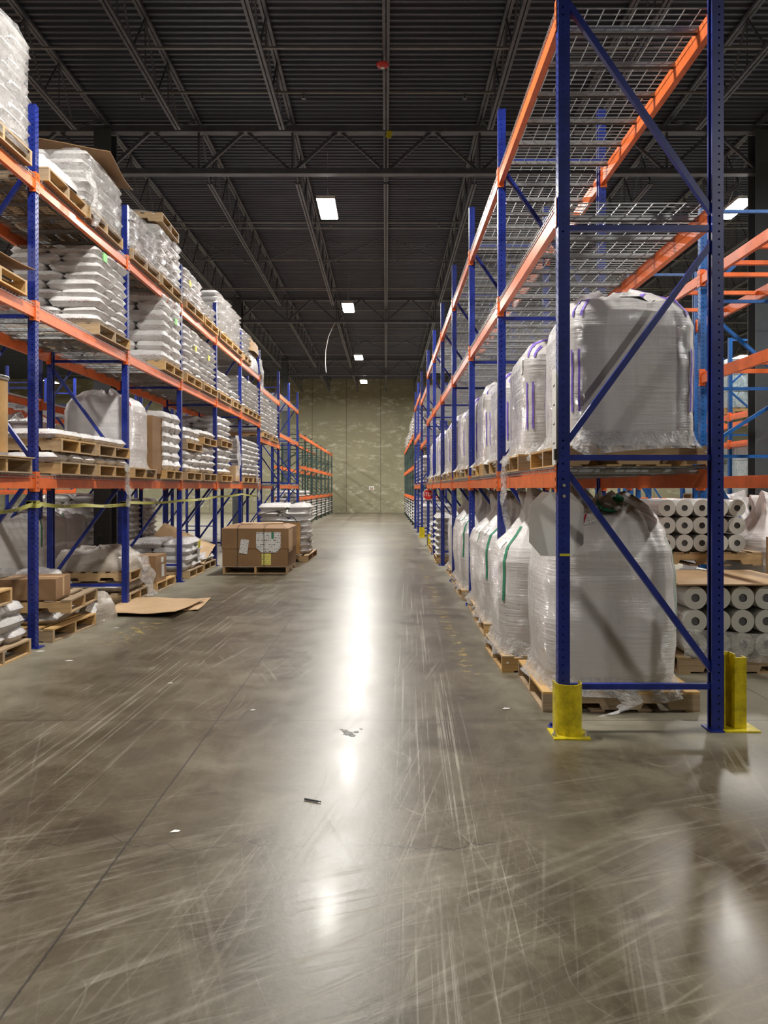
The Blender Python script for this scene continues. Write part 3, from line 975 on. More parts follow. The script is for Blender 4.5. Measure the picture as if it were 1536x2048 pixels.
# right rack, lower shelf: a row of boxy wrapped bags with purple straps
RS = 1.570 + 0.143
yb = []
for b in range(6):
    y0 = YR[b] + 0.09
    yb += [y0 + 0.64, y0 + 1.92]
for i, yy in enumerate(yb):
    xo = 1.67 if i else 1.71
    hgt = 1.0 if i == 0 else (0.97 - 0.012 * (i % 3))
    pallet(xo, yy, RS, 'wooden pallet under the %s purple-strapped bag along the right rack shelf' % ORD[i + 1], 0, None, 'pallets on the lower shelf of the right rack')
    if i == 0:
        pallet(xo + 0.01, yy + 0.01, RS + 0.14 - 0.14 + 0.142, 'second pallet, laid flat right under the nearest purple-strapped bag', 0, None) if False else None
    lab = 'large cube bulk bag under clear film with purple straps, nearest on the right rack shelf' if i == 0 else 'film-wrapped white bulk bag with purple straps, %s along the right rack shelf' % ORD[i + 1]
    bag(BAG_SQ[i % 3], xo - 0.02, yy, RS + 0.142, lab, 0, (1.0 if i else 0.93, 1.04, hgt * (1.03 if i == 0 else 1.0)), 'purple-strapped bulk bags')
# right rack floor: sagging white bags
fy = [(5.90, 1.62, 'hood'), (7.06, 1.50, 'tall'), (8.62, 1.56, 'tall'), (9.75, 1.60, 'tall'), (11.32, 1.58, 'tall'), (12.40, 1.62, 'tall'), (14.0, 1.66, 'tall')]
for i, (yy, xx, kd) in enumerate(fy):
    pallet(xx + 0.03, yy, 0, ('wooden pallet on the floor under the nearest big white bag' if i == 0 else 'wooden pallet on the floor under the %s white bag of the right rack' % ORD[i + 1]), 0, None, 'floor pallets of the right rack')
    if kd == 'hood':
        bag(BAG_HOOD, xx, yy, 0.142, 'nearest big white bulk bag on the floor, loosely hooded in clear film', 0, (0.98, 1.05, 0.98))
    else:
        bag(BAG_TALL[i % 3], xx - 0.02, yy, 0.142, 'sagging white bulk bag with green strap, %s on the floor along the right rack' % ORD[i + 1], 0, (1.0, 1.02, 1.0), 'green-strapped floor bags')
# octagonal grey board tucked over the nearest bag
oc = [(-0.10, -0.22), (0.10, -0.22), (0.18, -0.13), (0.18, 0.13), (0.10, 0.22), (-0.10, 0.22), (-0.18, 0.13), (-0.18, -0.13)]
tag(obj('octagonal_board', MB().prism(oc, 'y', 0, 0.006).mesh('octagonal_board', M['card_grey']), None, (1.155, 5.22, 1.325), (-0.22, 0.03, -0.15)),
    'grey octagonal board tucked behind the nearest blue post above the white bag', 'board')

# film tails
def film_strip(name, pts, width, label, axis=(0, 1, 0), cat='stretch film'):
    m = MB()
    ax = Vector(axis)
    pts = [Vector(p) for p in pts]
    n = (len(pts) - 1) * 4
    def f(u, v):
        t = v * (len(pts) - 1)
        k = min(int(t), len(pts) - 2)
        a = t - k
        p = pts[k].lerp(pts[k + 1], a)
        wv = width * (1 + 0.35 * math.sin(7 * v + pts[0].y))
        wob = 0.03 * math.sin(13 * v + 9 * u + pts[0].y)
        return p + ax * (u - 0.5) * wv + Vector((wob, 0, 0))
    m.grid(f, 6, n)
    o = obj(name, m.mesh(name, M['film'], True))
    tag(o, label, cat)
    return o
film_strip('film_tail', [(1.08, 6.95, 1.86), (1.06, 6.92, 1.70), (1.05, 6.9, 1.45), (1.10, 6.92, 1.2)], 0.05, 'thin twisted film tail hanging over the right shelf rail')
film_strip('film_tail', [(1.55, 5.34, 0.17), (1.70, 5.30, 0.10), (1.62, 5.26, 0.05), (1.50, 5.24, 0.02)], 0.10, 'crumpled film tail trailing off the front floor pallet', (1, 0, 0.2))
film_strip('film_tail', [(-3.36, 9.98, 1.88), (-3.36, 10.0, 1.70), (-3.35, 10.02, 1.5), (-3.36, 10.05, 1.33)], 0.08, 'torn film tail hanging by the second left post')
film_strip('film_tail', [(-3.33, 17.2, 2.75), (-3.30, 17.3, 2.45), (-3.30, 17.3, 2.1), (-3.33, 17.3, 1.85)], 0.22, 'wide film drape down the left lower-shelf goods', (0, 1, 0))
film_strip('film_tail', [(-3.32, 19.7, 2.1), (-3.31, 19.9, 1.75), (-3.30, 20.0, 1.5), (-3.31, 20.1, 1.25)], 0.14, 'film tail hanging below the lower rail near the tunnel')
film_strip('film_tail', [(-3.36, 8.68, 5.14), (-3.30, 8.70, 4.95), (-3.29, 8.74, 4.7), (-3.32, 8.78, 4.55)], 0.16, 'crinkled film drape over the topmost left rail')
film_strip('film_tail', [(-3.34, 20.5, 5.0), (-3.30, 20.55, 4.6), (-3.30, 20.6, 4.3), (-3.34, 20.7, 4.1)], 0.35, 'film drape under the brown board topmost by the tunnel')

# ------------------------------------------------------------------ sacks
def sack_mesh(L, W, H, seed, nu=14, nv=10):
    m = MB()
    def side(sg):
        def f(u, v):
            a, b = 2 * u - 1, 2 * v - 1
            t = max(0.0, (1 - abs(a) ** 7)) ** 0.36 * max(0.0, (1 - abs(b) ** 6)) ** 0.36
            n = fbm(a * 1.5 + seed, b * 1.5, sg * 2.0)
            x = a * L / 2 * (1 - 0.05 * b * b)
            y = b * W / 2 * (1 - 0.06 * a * a)
            z = sg * t * H / 2 * (1 + 0.16 * n)
            return (x + 0.006 * n, y + 0.006 * n, z)
        return f
    m.grid(side(1), nu, nv)
    k = len(m.f)
    m.grid(side(-1), nu, nv)
    m.f[k:] = [tuple(reversed(q)) for q in m.f[k:]]
    return m
SACKD = {}
def sack_proto(L, W, H):
    key = (round(L, 2), round(W, 2), round(H, 3))
    if key not in SACKD:
        SACKD[key] = []
        for i in range(4):
            g = sack_mesh(L, W, H, 3.7 * i + len(SACKD))
            SACKD[key].append((g.mesh('sack', M['sack'], True), sack_mesh(L, W, H, 3.7 * i, 8, 5)))
    return SACKD[key]
SACKS = []   # (distance, mesh, lowres, matrix, label, group)
def stack(xa, side, y0, y1, z0, layers, h, where, skip_hidden=True, lean=0.0, depth=1.06, tight=1.0):
    """xa: x of the aisle face; side -1: goods extend to -x, +1: to +x."""
    Dy = y1 - y0
    r = random.Random(int(y0 * 100 + z0 * 10))
    for k in range(layers):
        z = z0 + h * (k + 0.5)
        top = k == layers - 1
        dz = r.uniform(-0.004, 0.004)
        la, lb = depth * 0.58, depth * 0.42
        cells = []
        if k % 2 == 0:
            for i, nm in enumerate(('near aisle corner', 'middle of aisle side', 'far aisle corner')):
                cells.append((la / 2, y0 + Dy * (i + 0.5) / 3, la, Dy / 3, 0, nm, True))
            for i, nm in enumerate(('back near corner', 'back far corner')):
                cells.append((la + lb / 2, y0 + Dy * (i + 0.5) / 2, Dy / 2, lb, PI / 2, nm, i == 0 or top))
        else:
            for i, nm in enumerate(('near aisle corner', 'far aisle corner')):
                cells.append((lb / 2, y0 + Dy * (i + 0.5) / 2, Dy / 2, lb, PI / 2, nm, True))
            for i, nm in enumerate(('back near corner', 'back middle', 'back far corner')):
                cells.append((lb + la / 2, y0 + Dy * (i + 0.5) / 3, la, Dy / 3, 0, nm, i == 0 or top))
        for cx, cy, L, W, rot, nm, vis in cells:
            if not vis and skip_hidden:
                continue
            pr = sack_proto(L * 1.02 * tight, W * 1.03 * tight, h * 1.26)
            me, lo = pr[r.randrange(4)]
            x = xa + side * (cx + r.uniform(-0.018, 0.018)) + lean * k * h
            mt = Matrix.Translation((x, cy + r.uniform(-0.012, 0.012), z + dz)) @ Matrix.Rotation(rot + r.uniform(-0.05, 0.05), 4, 'Z') @ Matrix.Rotation(r.uniform(-0.03, 0.03), 4, 'X')
            lab = 'sack, %s, %s layer, %s' % (nm, ORD[k + 1], where)
            SACKS.append((cy, me, lo, mt, lab, 'sacks in the ' + where))

S1, S2, S3 = 1.565 + 0.143, 3.24 + 0.143, 4.50 + 0.143
XA = XL + 0.03
PXL = XL - 0.50
def lp(yc, z, where, parts=None, rot=0.0, x=None):
    pallet(PXL if x is None else x, yc, z, 'wooden pallet under ' + where, rot, parts or PAL, 'pallets in the left rack')
def lstack(y0, y1, z, layers, h, name, pal=True, **kw):
    if pal:
        lp((y0 + y1) / 2, z, 'the ' + name, parts=pallet_for(y1 - y0))
    stack(XA, -1, y0, y1, z + (0.142 if pal else 0), layers, h, name, **kw)
_pf = {}
def pallet_for(d):
    k = round(min(max(d, 0.8), 1.25), 1)
    if k not in _pf:
        _pf[k] = pallet_parts(1.10, k - 0.02)
    return _pf[k]
# top shelf
lstack(6.25, 7.38, S3, 10, 0.105, 'tall stack on top shelf before first left post')
lstack(8.72, 9.95, S3, 6, 0.105, 'top-shelf stack under the brown board')
lstack(10.32, 11.5, S3, 5, 0.11, 'top-shelf stack after the second left post')
lstack(11.6, 12.80, S3, 7, 0.11, 'top-shelf stack carrying an upside pallet')
lstack(13.05, 14.3, S3, 5, 0.11, 'top-shelf stack after the third left post')
lstack(14.45, 15.5, S3, 3, 0.11, 'low top-shelf stack before the fourth left post')
lstack(15.7, 17.0, S3, 8, 0.105, 'top-shelf stack after the fourth left post')
lstack(17.0, 18.2, S3, 8, 0.105, 'top-shelf stack before the fifth left post')
lstack(18.4, 19.4, S3, 6, 0.105, 'top-shelf stack after the fifth left post')
# middle shelf
lstack(9.10, 10.15, S2, 9, 0.103, 'middle-shelf stack before the second left post')
lstack(11.78, 12.85, S2, 7, 0.155, 'fat middle-shelf stack before the third left post')
lstack(13.05, 14.2, S2, 8, 0.105, 'middle-shelf stack after the third left post')
lstack(14.3, 15.5, S2, 8, 0.105, 'middle-shelf stack before the fourth left post')
lstack(15.7, 16.9, S2, 4, 0.12, 'slumped middle-shelf stack after the fourth left post')
lstack(17.1, 18.1, S2, 2, 0.12, 'low middle-shelf stack before the fifth left post')
lstack(18.4, 19.6, S2, 7, 0.105, 'middle-shelf stack after the fifth left post')
lstack(19.6, 20.8, S2, 7, 0.105, 'middle-shelf stack before the tunnel')
lstack(21.2, 22.6, 2.85 + .143, 9, 0.11, 'near stack over the tunnel')
lstack(22.8, 24.5, 2.85 + .143, 8, 0.11, 'far stack over the tunnel')
# lower shelf
for (y0, y1, nm) in ((7.98, 9.02, 'near'), (9.10, 10.15, 'far')):
    lstack(y0, y1, S1, 1, 0.09, '%s twin pallets, lower layer, second left bay' % nm)
    lp((y0 + y1) / 2, S1 + 0.142 + 0.10, 'the upper sacks of the %s twin pallets' % nm, parts=pallet_for(y1 - y0))
    stack(XA, -1, y0, y1, S1 + 0.142 + 0.10 + 0.142, 1, 0.09, '%s twin pallets, upper layer, second left bay' % nm)
lstack(11.85, 12.80, S1, 6, 0.15, 'lower-shelf stack before the third left post')
lstack(13.05, 14.2, S1, 3, 0.12, 'lower-shelf stack after the third left post')
lp(13.65, S1 + 0.142 + 0.38, 'loose sacks above the third left post stack', parts=pallet_for(1.1))
stack(XA, -1, 13.1, 14.2, S1 + 0.142 + 0.38 + 0.142, 2, 0.12, 'loose sacks above the third left post stack')
lstack(14.3, 15.45, S1, 4, 0.13, 'lower-shelf stack before the fourth left post')
lp(14.85, S1 + 0.142 + 0.54, 'the uppermost low sacks before the fourth left post', parts=pallet_for(1.1))
stack(XA, -1, 14.3, 15.4, S1 + 0.142 + 0.54 + 0.142, 1, 0.12, 'low sacks atop the fourth left post stack')
lstack(15.75, 17.05, S1, 4, 0.14, 'lower-shelf stack after the fourth left post')
lp(16.4, S1 + 0.142 + 0.58, 'the upper sacks after the fourth left post', parts=pallet_for(1.2))
stack(XA, -1, 15.8, 17.0, S1 + 0.142 + 0.58 + 0.142, 4, 0.12, 'upper pallet load after the fourth left post')
lstack(18.4, 19.6, S1, 8, 0.115, 'lower-shelf stack after the fifth left post')
lstack(19.65, 20.8, S1, 8, 0.115, 'lower-shelf stack before the tunnel')
# floor
stack(-3.42, -1, 6.30, 7.32, 0.142, 3, 0.12, 'floor stack before the first left post')
pallet(-3.93, 6.82, 0, 'wooden pallet under the floor stack before the first left post')
stack(-3.44, -1, 13.3, 14.4, 0.142, 4, 0.13, 'labelled floor stack beside the third left post')
pallet(-3.95, 13.85, 0, 'wooden pallet under the labelled floor stack beside the third left post')
stack(-3.46, -1, 14.6, 15.5, 0.142, 1, 0.16, 'low floor stack before the fourth left post')
pallet(-3.98, 15.05, 0, 'wooden pallet under the low floor stack before the fourth left post')
# right floor and back
stack(1.05, 1, 15.9, 17.1, 0.142, 7, 0.125, 'floor stack beside the sixth right post', depth=1.06)
pallet(1.6, 16.5, 0, 'wooden pallet under the floor stack beside the sixth right post')
stack(1.10, 1, 18.6, 19.8, 0.142, 5, 0.12, 'floor stack before the stop sign')
pallet(1.64, 19.2, 0, 'wooden pallet under the floor stack before the stop sign')
for b in range(6):
    y0 = 31.0 + 2.7 * b
    for q in (0, 1.15):
        stack(1.12, 1, y0 + q, y0 + q + 1.05, 0.14, 8, 0.13, 'far right floor stacks')
        if b < 6:
            stack(1.14, 1, y0 + q, y0 + q + 1.05, 3.64 + .13, 7 if b < 3 else 5, 0.13, 'far right upper stacks')
for b in range(7):
    y0 = 30.75 + 2.69 * b
    for q in (0.1, 1.3):
        stack(-3.45, -1, y0 + q, y0 + q + 1.1, 0.14, 8, 0.13, 'far left floor stacks')
for q in (31.0, 32.2, 34.0):
    stack(-3.45, -1, q, q + 1.1, 1.22, 2, 0.12, 'far left low loads')
for q in (25.1, 26.2, 28.0, 29.0):
    stack(1.16, 1, q, q + 1.0, 1.73, 7, 0.13, 'right loads past the stop sign')
for q in (25.2, 27.9):
    stack(1.16, 1, q, q + 1.0, 0.14, 7, 0.13, 'right floor loads past the stop sign')
# second left rack: grey stacks and bags behind the column
for sn, (y0, y1, z, n, h) in enumerate(((15.25, 16.3, 0.14, 10, 0.13), (16.4, 17.4, 0.14, 10, 0.13), (17.5, 18.4, 0.14, 9, 0.13), (18.5, 19.6, 0.14, 9, 0.13),
                          (17.0, 18.1, 1.7, 7, 0.13), (18.5, 19.6, 1.7, 7, 0.13))):
    stack(-5.80, -1, y0, y1, z, n, h, '%s stack of second left rack' % ORD[sn + 1])

# stack on the aisle floor behind the carton
stack(-1.68, -1, 16.75, 17.95, 0.142, 8, 0.135, 'wrapped stack in the aisle behind the carton', depth=1.10)
pallet(-2.20, 17.25, 0, 'wooden pallet under the wrapped stack and drum in the aisle', 0, pallet_parts(1.12, 1.7))

def wrap_shell(y0, y1, z0, z1, label, seed):
    hx, hy = 0.555, (y1 - y0) / 2 + 0.02
    prof = [(0.0, 1.0, 1.0, .0, 9), (0.2, 1.0, 1.0, .015, 8), (z1 - z0 - 0.12, 1.0, 1.0, .02, 7), (z1 - z0, .93, .93, .05, 6), (z1 - z0 + 0.03, .6, .6, .08, 4), (z1 - z0 + 0.03, .02, .02, 0, 2)]
    f = bag_surface(hx, hy, prof, seed, crease=0.018)
    o = obj('stretch_wrap', MB().grid(f, 72, 24, wrap=True).mesh('stretch_wrap', M['wrap'], True), None, (XA - 0.53, (y0 + y1) / 2, z0))
    tag(o, label, 'stretch wrap')
wrap_shell(6.25, 7.38, S3 + 0.05, S3 + 0.142 + 1.06, 'clear glossy wrap around the tall topmost stack before the first left post', 3)
wrap_shell(8.72, 9.95, S3 + 0.08, S3 + 0.142 + 0.64, 'shiny wrinkled wrap around the topmost stack before the second left post', 5)
wrap_shell(10.32, 11.5, S3 + 0.08, S3 + 0.142 + 0.56, 'shiny wrap around the topmost stack after the second left post', 9)
SACKS.sort(key=lambda s: s[0])
near, rest = SACKS[:300], SACKS[300:]
used = {}
for i, (d, me, lo, mt, lab, grp) in enumerate(near):
    o = obj('sack', me)
    o.matrix_world = mt
    tag(o, lab, 'sack', grp)
mm = MB()
for d, me, lo, mt, lab, grp in rest:
    mm.add([mt @ Vector(v) for v in lo.v], lo.f)
o = obj('sack_mass', mm.mesh('sack_mass', M['sack'], True))
tag(o, 'white filled sacks stacked on pallets farther down both racks', 'sacks', None, 'stuff')

# ------------------------------------------------------------------ cartons, drums and other loads
def carton_parts(w_, d, h, mat, tape=True):
    b = MB().box(-w_ / 2, w_ / 2, -d / 2, d / 2, 0, h)
    fl = MB()
    fl.box(-w_ / 2, w_ / 2, -d / 2, -0.003, h, h + 0.005)
    fl2 = MB().box(-w_ / 2, w_ / 2, 0.003, d / 2, h, h + 0.005)
    p = [('box_body', b.mesh('box_body', mat)), ('flap', fl.mesh('flap', mat)), ('flap', fl2.mesh('flap', mat))]
    if tape:
        t = MB().box(-w_ / 2 - 0.001, w_ / 2 + 0.001, -0.03, 0.03, h + 0.005, h + 0.006).box(w_ / 2, w_ / 2 + 0.0015, -0.03, 0.03, h * 0.05, h)
        p.append(('packing_tape', t.mesh('packing_tape', M['card_light'])))
    return p
# the big carton
CX0, CX1, CY0, CY1 = -3.00, -1.80, 14.12, 15.40
bw, bd = CX1 - CX0, CY1 - CY0
hh = 0.74
bm_ = MB().box(-bw / 2, bw / 2, -bd / 2, bd / 2, 0, hh - 0.06)
lid = MB()
for s in (0,):
    a, b = bw / 2 + 0.012, bd / 2 + 0.012
    lid.add([(-a, -b, hh - 0.42), (a, -b, hh - 0.42), (a, b, hh - 0.42), (-a, b, hh - 0.42), (-a, -b, hh - 0.05), (a, -b, hh - 0.05), (a, b, hh - 0.05), (-a, b, hh - 0.05),
             (-a * 0.85, -b * 0.6, hh), (a * 0.8, -b * 0.6, hh), (a * 0.8, b * 0.6, hh), (-a * 0.85, b * 0.6, hh)],
            [(0, 1, 5, 4), (1, 2, 6, 5), (2, 3, 7, 6), (3, 0, 4, 7), (4, 5, 9, 8), (5, 6, 10, 9), (6, 7, 11, 10), (7, 4, 8, 11), (8, 9, 10, 11)])
yf = -bd / 2 - 0.014
lb1 = MB().prism([(0.02, 0.34), (0.02, 0.62), (0.47, 0.62), (0.47, 0.34), (0.40, 0.25), (0.12, 0.25)][::1], 'y', yf - 0.003, yf)
lb1g = MB().box(0.30, 0.345, yf - 0.005, yf - 0.003, 0.50, 0.62)
s2 = MB().box(-0.075, 0.075, -0.0015, 0.0015, -0.13, 0.13)
yl = MB().box(0.12, 0.29, -bd / 2 - 0.005, -bd / 2 - 0.001, 0.02, 0.23)
tp = MB().box(-0.16, 0.04, -0.12, 0.12, hh + 0.002, hh + 0.004)
sidep = MB().box(bw / 2 + 0.013, bw / 2 + 0.018, -bd / 2 + 0.0, -bd / 2 + 0.55, 0.25, 0.66)
st_ = []
for x in (-0.32, 0.165):
    t = MB().box(x - 0.006, x + 0.006, yf - 0.006, yf - 0.003, 0, hh - 0.05).box(x - 0.006, x + 0.006, -bd / 2, bd / 2, hh, hh + 0.003)
    st_.append(('strapping', t.mesh('strapping', M['strapping'])))
ct = spawn([('box_body', bm_.mesh('box_body', M['card'])), ('lid', lid.mesh('lid', M['card'])),
            ('shipping_placard', lb1.mesh('shipping_placard', M['paper']), (0, 0, 0), (0, 0, 0), [('green_mark', lb1g.mesh('green_mark', M['green_strap']))]),
            ('packing_list', s2.mesh('packing_list', M['paper']), (-0.20, yf - 0.003, 0.36), (0, 0.14, 0)),
            ('yellow_notice', yl.mesh('yellow_notice', M['paper_yellow'])), ('top_label', tp.mesh('top_label', M['white'])),
            ('side_flap', sidep.mesh('side_flap', M['card_light']))] + st_,
           'carton', 'big brown carton with white placard and yellow notice on a pallet in the aisle', 'carton', ((CX0 + CX1) / 2, (CY0 + CY1) / 2, 0.142))
pallet((CX0 + CX1) / 2, (CY0 + CY1) / 2, 0, 'low wooden pallet carrying the big brown carton', PI / 2, pallet_parts(1.28, 1.2))
# boards and cable loops lying on the carton, drum behind it
zt = 0.142 + hh
tag(obj('cardboard_sheet', MB().box(-0.38, 0.42, -0.25, 0.25, 0, 0.012).mesh('cardboard_sheet', M['card_light']), None, (-2.42, 14.95, zt + 0.006), (0, 0, 0.2)),
    'loose cardboard sheet lying on the big brown carton', 'cardboard sheet')
pts = []
for i in range(26):
    a = i / 25 * PI
    pts.append((-2.15 - 0.42 * math.cos(a), 14.9 + 0.1 * math.sin(2 * a), zt + 0.03 + 0.2 * math.sin(a)))
tag(obj('strap_loop', MB().tube(pts, 0.008, 6).mesh('strap_loop', M['black'])), 'loose black strap loop springing up over the big brown carton', 'strap')
def drum_parts(r, h):
    n = 40
    b = MB().grid(lambda u, v: (r * math.cos(2 * PI * u), r * math.sin(2 * PI * u), h * v), n, 6, wrap=True)
    b.disc((0, 0, 0.01), r, 'z', n, 0.02)
    l = MB().disc((0, 0, h + 0.006), r + 0.008, 'z', n, 0.03)
    rim = MB().tube([((r + 0.008) * math.cos(2 * PI * i / n), (r + 0.008) * math.sin(2 * PI * i / n), h + 0.018) for i in range(n + 1)], 0.010, 6)
    ch = MB().grid(lambda u, v: ((r + 0.004) * math.cos(2 * PI * u), (r + 0.004) * math.sin(2 * PI * u), 0.03 * v), n, 1, wrap=True)
    return [('drum_wall', b.mesh('drum_wall', M['drum'], True)), ('drum_lid', l.mesh('drum_lid', M['galv'])), ('locking_ring', rim.mesh('locking_ring', M['galv'], True)), ('bottom_chime', ch.mesh('bottom_chime', M['galv'], True))]
spawn(drum_parts(0.215, 0.72), 'fibre_drum', 'tan fibre drum with metal lid behind the big brown carton', 'drum', (-2.05, 16.50, 0.142))
pallet(-3.95, 6.90, S1, 'wooden pallet under the tan drum on the left rack')
spawn(drum_parts(0.245, 0.70), 'fibre_drum', 'tan fibre drum with metal lid cut by the left picture edge', 'drum', (-3.70, 6.98, S1 + 0.155))
tag(obj('cardboard_sheet', MB().box(-0.52, 0.52, -0.48, 0.6, 0, 0.01).mesh('cardboard_sheet', M['card_light']), None, (-3.9, 6.82, S1 + 0.144)), 'cardboard sheet between the tan drum and its pallet', 'cardboard sheet')

gb0 = [p for p in bag_variants('square', 95)[:-1] if p[0] != 'lifting_strap']
# left rack, lower shelf: wrapped bag with red mark, upright cardboard sheet
lp(10.85, S1, 'the red-strapped bag on the left lower shelf', rot=0)
rb = bag_variants('square', 71)
rf = rb.pop()
rb = [p for p in rb if p[0] != 'lifting_strap']
rb.append(('red_strap', strap_on(rf, 0.79, 0.815, 0.46, 0.70, 0.010).mesh('red_strap', M['red_strap'], True)))
bag(gb0, -4.35, 12.1, S1 + 0.142, 'dull film-wrapped bag behind the brown cardboard box on the left shelf', 0, (0.9, 0.7, 1.02))
bag(rb, -3.93, 10.85, S1 + 0.142, 'film-wrapped white bulk bag with a red strap after the second left post', 0, (0.98, 0.95, 0.98))
tag(obj('cardboard_sheet', MB().box(-0.9, 0, 0, 0.55, 0, 0.86).mesh('cardboard_sheet', M['card']), None, (-3.45, 11.38, S1 + 0.08)), 'upright brown cardboard box standing beside the red-strapped bag', 'cardboard box')
spawn(carton_parts(0.6, 0.5, 0.36, M['card_light']), 'carton', 'small tan carton among lower-shelf goods near the fifth left post', 'carton', (-3.72, 17.75, S1 + 0.02))
# top shelf: flat load with white cover, brown board, flattened stuff, draped cardboard
lp(8.2, S3, 'the flat white-covered load on the top shelf')
def lumpy(lx, ly, h, seed, e=3.2, n=40, m=14):
    def f(u, v):
        th = 2 * PI * u
        cx, cy = sup(th, e)
        a = v * PI / 2
        k = math.cos(a) ** 0.45 if v < 1 else 0
        nn = fbm(cx * 2 + seed, cy * 2, v * 3)
        return Vector((lx / 2 * cx * k * (1 + 0.06 * nn), ly / 2 * cy * k * (1 + 0.06 * nn), h * math.sin(a) * (1 + 0.28 * nn * v)))
    return MB().grid(f, n, m, wrap=True)
tag(obj('covered_load', lumpy(1.08, 1.0, 0.24, 3).mesh('covered_load', M['bag'], True), None, (PXL + 0.02, 8.2, S3 + 0.142)), 'flat load under a smooth white cover topmost after the first left post', 'covered load')
def bent(lx, ly, amp, seed, th=0.008):
    m = MB()
    def f(u, v):
        return Vector(((u - 0.5) * lx, (v - 0.5) * ly, amp * math.sin(u * 3.1 + seed) + amp * 0.6 * math.sin(v * 4 + seed * 2)))
    m.grid(f, 12, 12)
    k = len(m.v)
    m.grid(lambda u, v: f(u, v) + Vector((0, 0, th)), 12, 12)
    n = 13
    ed = [(i, i + 1) for i in range(12)] + [(12 + 13 * i, 12 + 13 * (i + 1)) for i in range(12)] + [(168 - i, 167 - i) for i in range(12)] + [(156 - 13 * i, 143 - 13 * i) for i in range(12)]
    for a, b in ed:
        m.f.append((a, b, b + k, a + k)); m.m.append(0)
    return m
tag(obj('cardboard_sheet', bent(1.35, 1.0, 0.06, 1).mesh('cardboard_sheet', M['card'], False), None, (-3.98, 9.62, S3 + 0.96), (-0.03, 0.05, 0.05)), 'large bent brown board on top of the first top-shelf loads', 'cardboard sheet')
pallet(PXL, 12.1, S3 + 0.142 + 0.80, 'worn pallet resting on top of a top-shelf sack stack', 0.03)
tag(obj('flattened_bags', lumpy(1.05, 1.1, 0.10, 8).mesh('flattened_bags', M['bag_grey'], True), None, (PXL, 12.15, S3 + 0.142 + 0.80 + 0.142)), 'flattened grey bags lying on the topmost worn pallet', 'flattened bags')
tag(obj('draped_cardboard', lumpy(1.1, 1.25, 0.42, 12, 5).mesh('draped_cardboard', M['card_light'], True), None, (PXL, 20.2, S3 + 0.45)), 'crumpled tan cardboard draped over the topmost load by the tunnel', 'cardboard')
lstack(19.65, 20.8, S3, 4, 0.11, 'topmost load under draped cardboard') if False else None
tag(obj('wrapped_load', lumpy(1.0, 1.1, 0.62, 14, 6).mesh('wrapped_load', M['bag'], True), None, (PXL, 20.2, S3 + 0.0)), 'film-wrapped load under the draped tan cardboard by the tunnel', 'wrapped load')
# middle shelf by the first post: low pallets with brown sheet
pallet(PXL, 6.75, S2, 'dark pallet on the middle shelf before the first left post')
tag(obj('cardboard_sheet', bent(1.15, 1.3, 0.03, 4).mesh('cardboard_sheet', M['card'], False), None, (PXL + 0.02, 6.68, S2 + 0.26), (0.06, 0.08, 0.02)), 'brown cardboard sheet over the dark middle-shelf pallet', 'cardboard sheet')
# floor goods between first and second left posts
pallet(-3.94, 6.50, 0.142 + 0.38, 'wooden pallet lying on the floor sacks before the first left post', 0.04)
pallet(-3.90, 8.35, 0, 'lower of the two pallets stacked after the first left post', -0.06)
tag(obj('flat_sack', sack_mesh(0.9, 0.85, 0.13, 5.5).mesh('flat_sack', M['sack'], True), None, (-3.88, 8.35, 0.20), (0, 0, 0.1)), 'flat white sack squeezed between the two stacked pallets', 'sack')
pallet(-3.86, 8.42, 0.27, 'upper of the two pallets stacked after the first left post', 0.10)
spawn(carton_parts(0.56, 0.52, 0.21, M['card']), 'carton', 'taped low brown carton on the two stacked pallets', 'carton', (-3.72, 8.18, 0.414), 0.12)
spawn(carton_parts(0.5, 0.4, 0.16, M['card']), 'carton', 'squashed brown carton behind the first left post', 'carton', (-4.1, 7.1, 0.66), 0.3)
tag(obj('white_sack', sack_mesh(0.5, 0.34, 0.24, 8.5).mesh('white_sack', M['sack'], True), None, (-3.95, 8.75, 0.53), (0.2, 0, 1.3)), 'upright white sack behind the taped low carton', 'sack')
for i, (xx, yy, zz) in enumerate(((-4.15, 7.35, 0.86), (-4.03, 7.42, 0.87))):
    tag(obj('paper_cup_lid', MB().disc((0, 0, 0), 0.055, 'z', 18, 0.05).mesh('paper_cup_lid', M['white']), None, (xx, yy, zz)), 'small white round tub, %s of two by the first left post' % ('left', 'right')[i], 'tub')
lm = lumpy(0.75, 0.65, 0.30, 21)
cl = obj('plastic_bundle', lm.mesh('plastic_bundle', M['bag_grey'], True), None, (-3.60, 9.12, 0.0))
tag(cl, 'crumpled clear plastic bundle with white label between the left floor pallets', 'plastic bundle')
lbm = MB().box(-0.06, 0.06, -0.002, 0.002, -0.07, 0.07).mesh('printed_label', M['paper'])
obj('printed_label', lbm, cl, (0.22, -0.27, 0.20), (-0.6, 0.4, 0.5))
# brown-grey film pile and pallets before the second post
for i, z in enumerate((0, 0.30)):
    pallet(-4.02, 10.88, z, ('lower', 'upper')[i] + ' pallet under the dusty film-covered heap by the second left post', 0.02)
tag(obj('flat_sack', sack_mesh(1.0, 0.95, 0.17, 6.5).mesh('flat_sack', M['sack'], True), None, (-4.0, 10.88, 0.22)), 'flat grey-white sack between the pallets by the second left post', 'sack')
tag(obj('covered_heap', lumpy(1.12, 1.0, 0.30, 31).mesh('covered_heap', M['bag_grey'], True), None, (-4.05, 10.88, 0.442)), 'dusty film-covered heap on pallets behind the second left post', 'covered heap')
film_strip('film_tail', [(-3.46, 10.95, 0.6), (-3.42, 11.0, 0.42), (-3.40, 11.05, 0.22), (-3.36, 11.1, 0.03)], 0.45, 'torn film sheet hanging to the floor past the second left post')
pallet(-4.0, 12.12, 0, 'wooden pallet under the tall labelled floor carton')
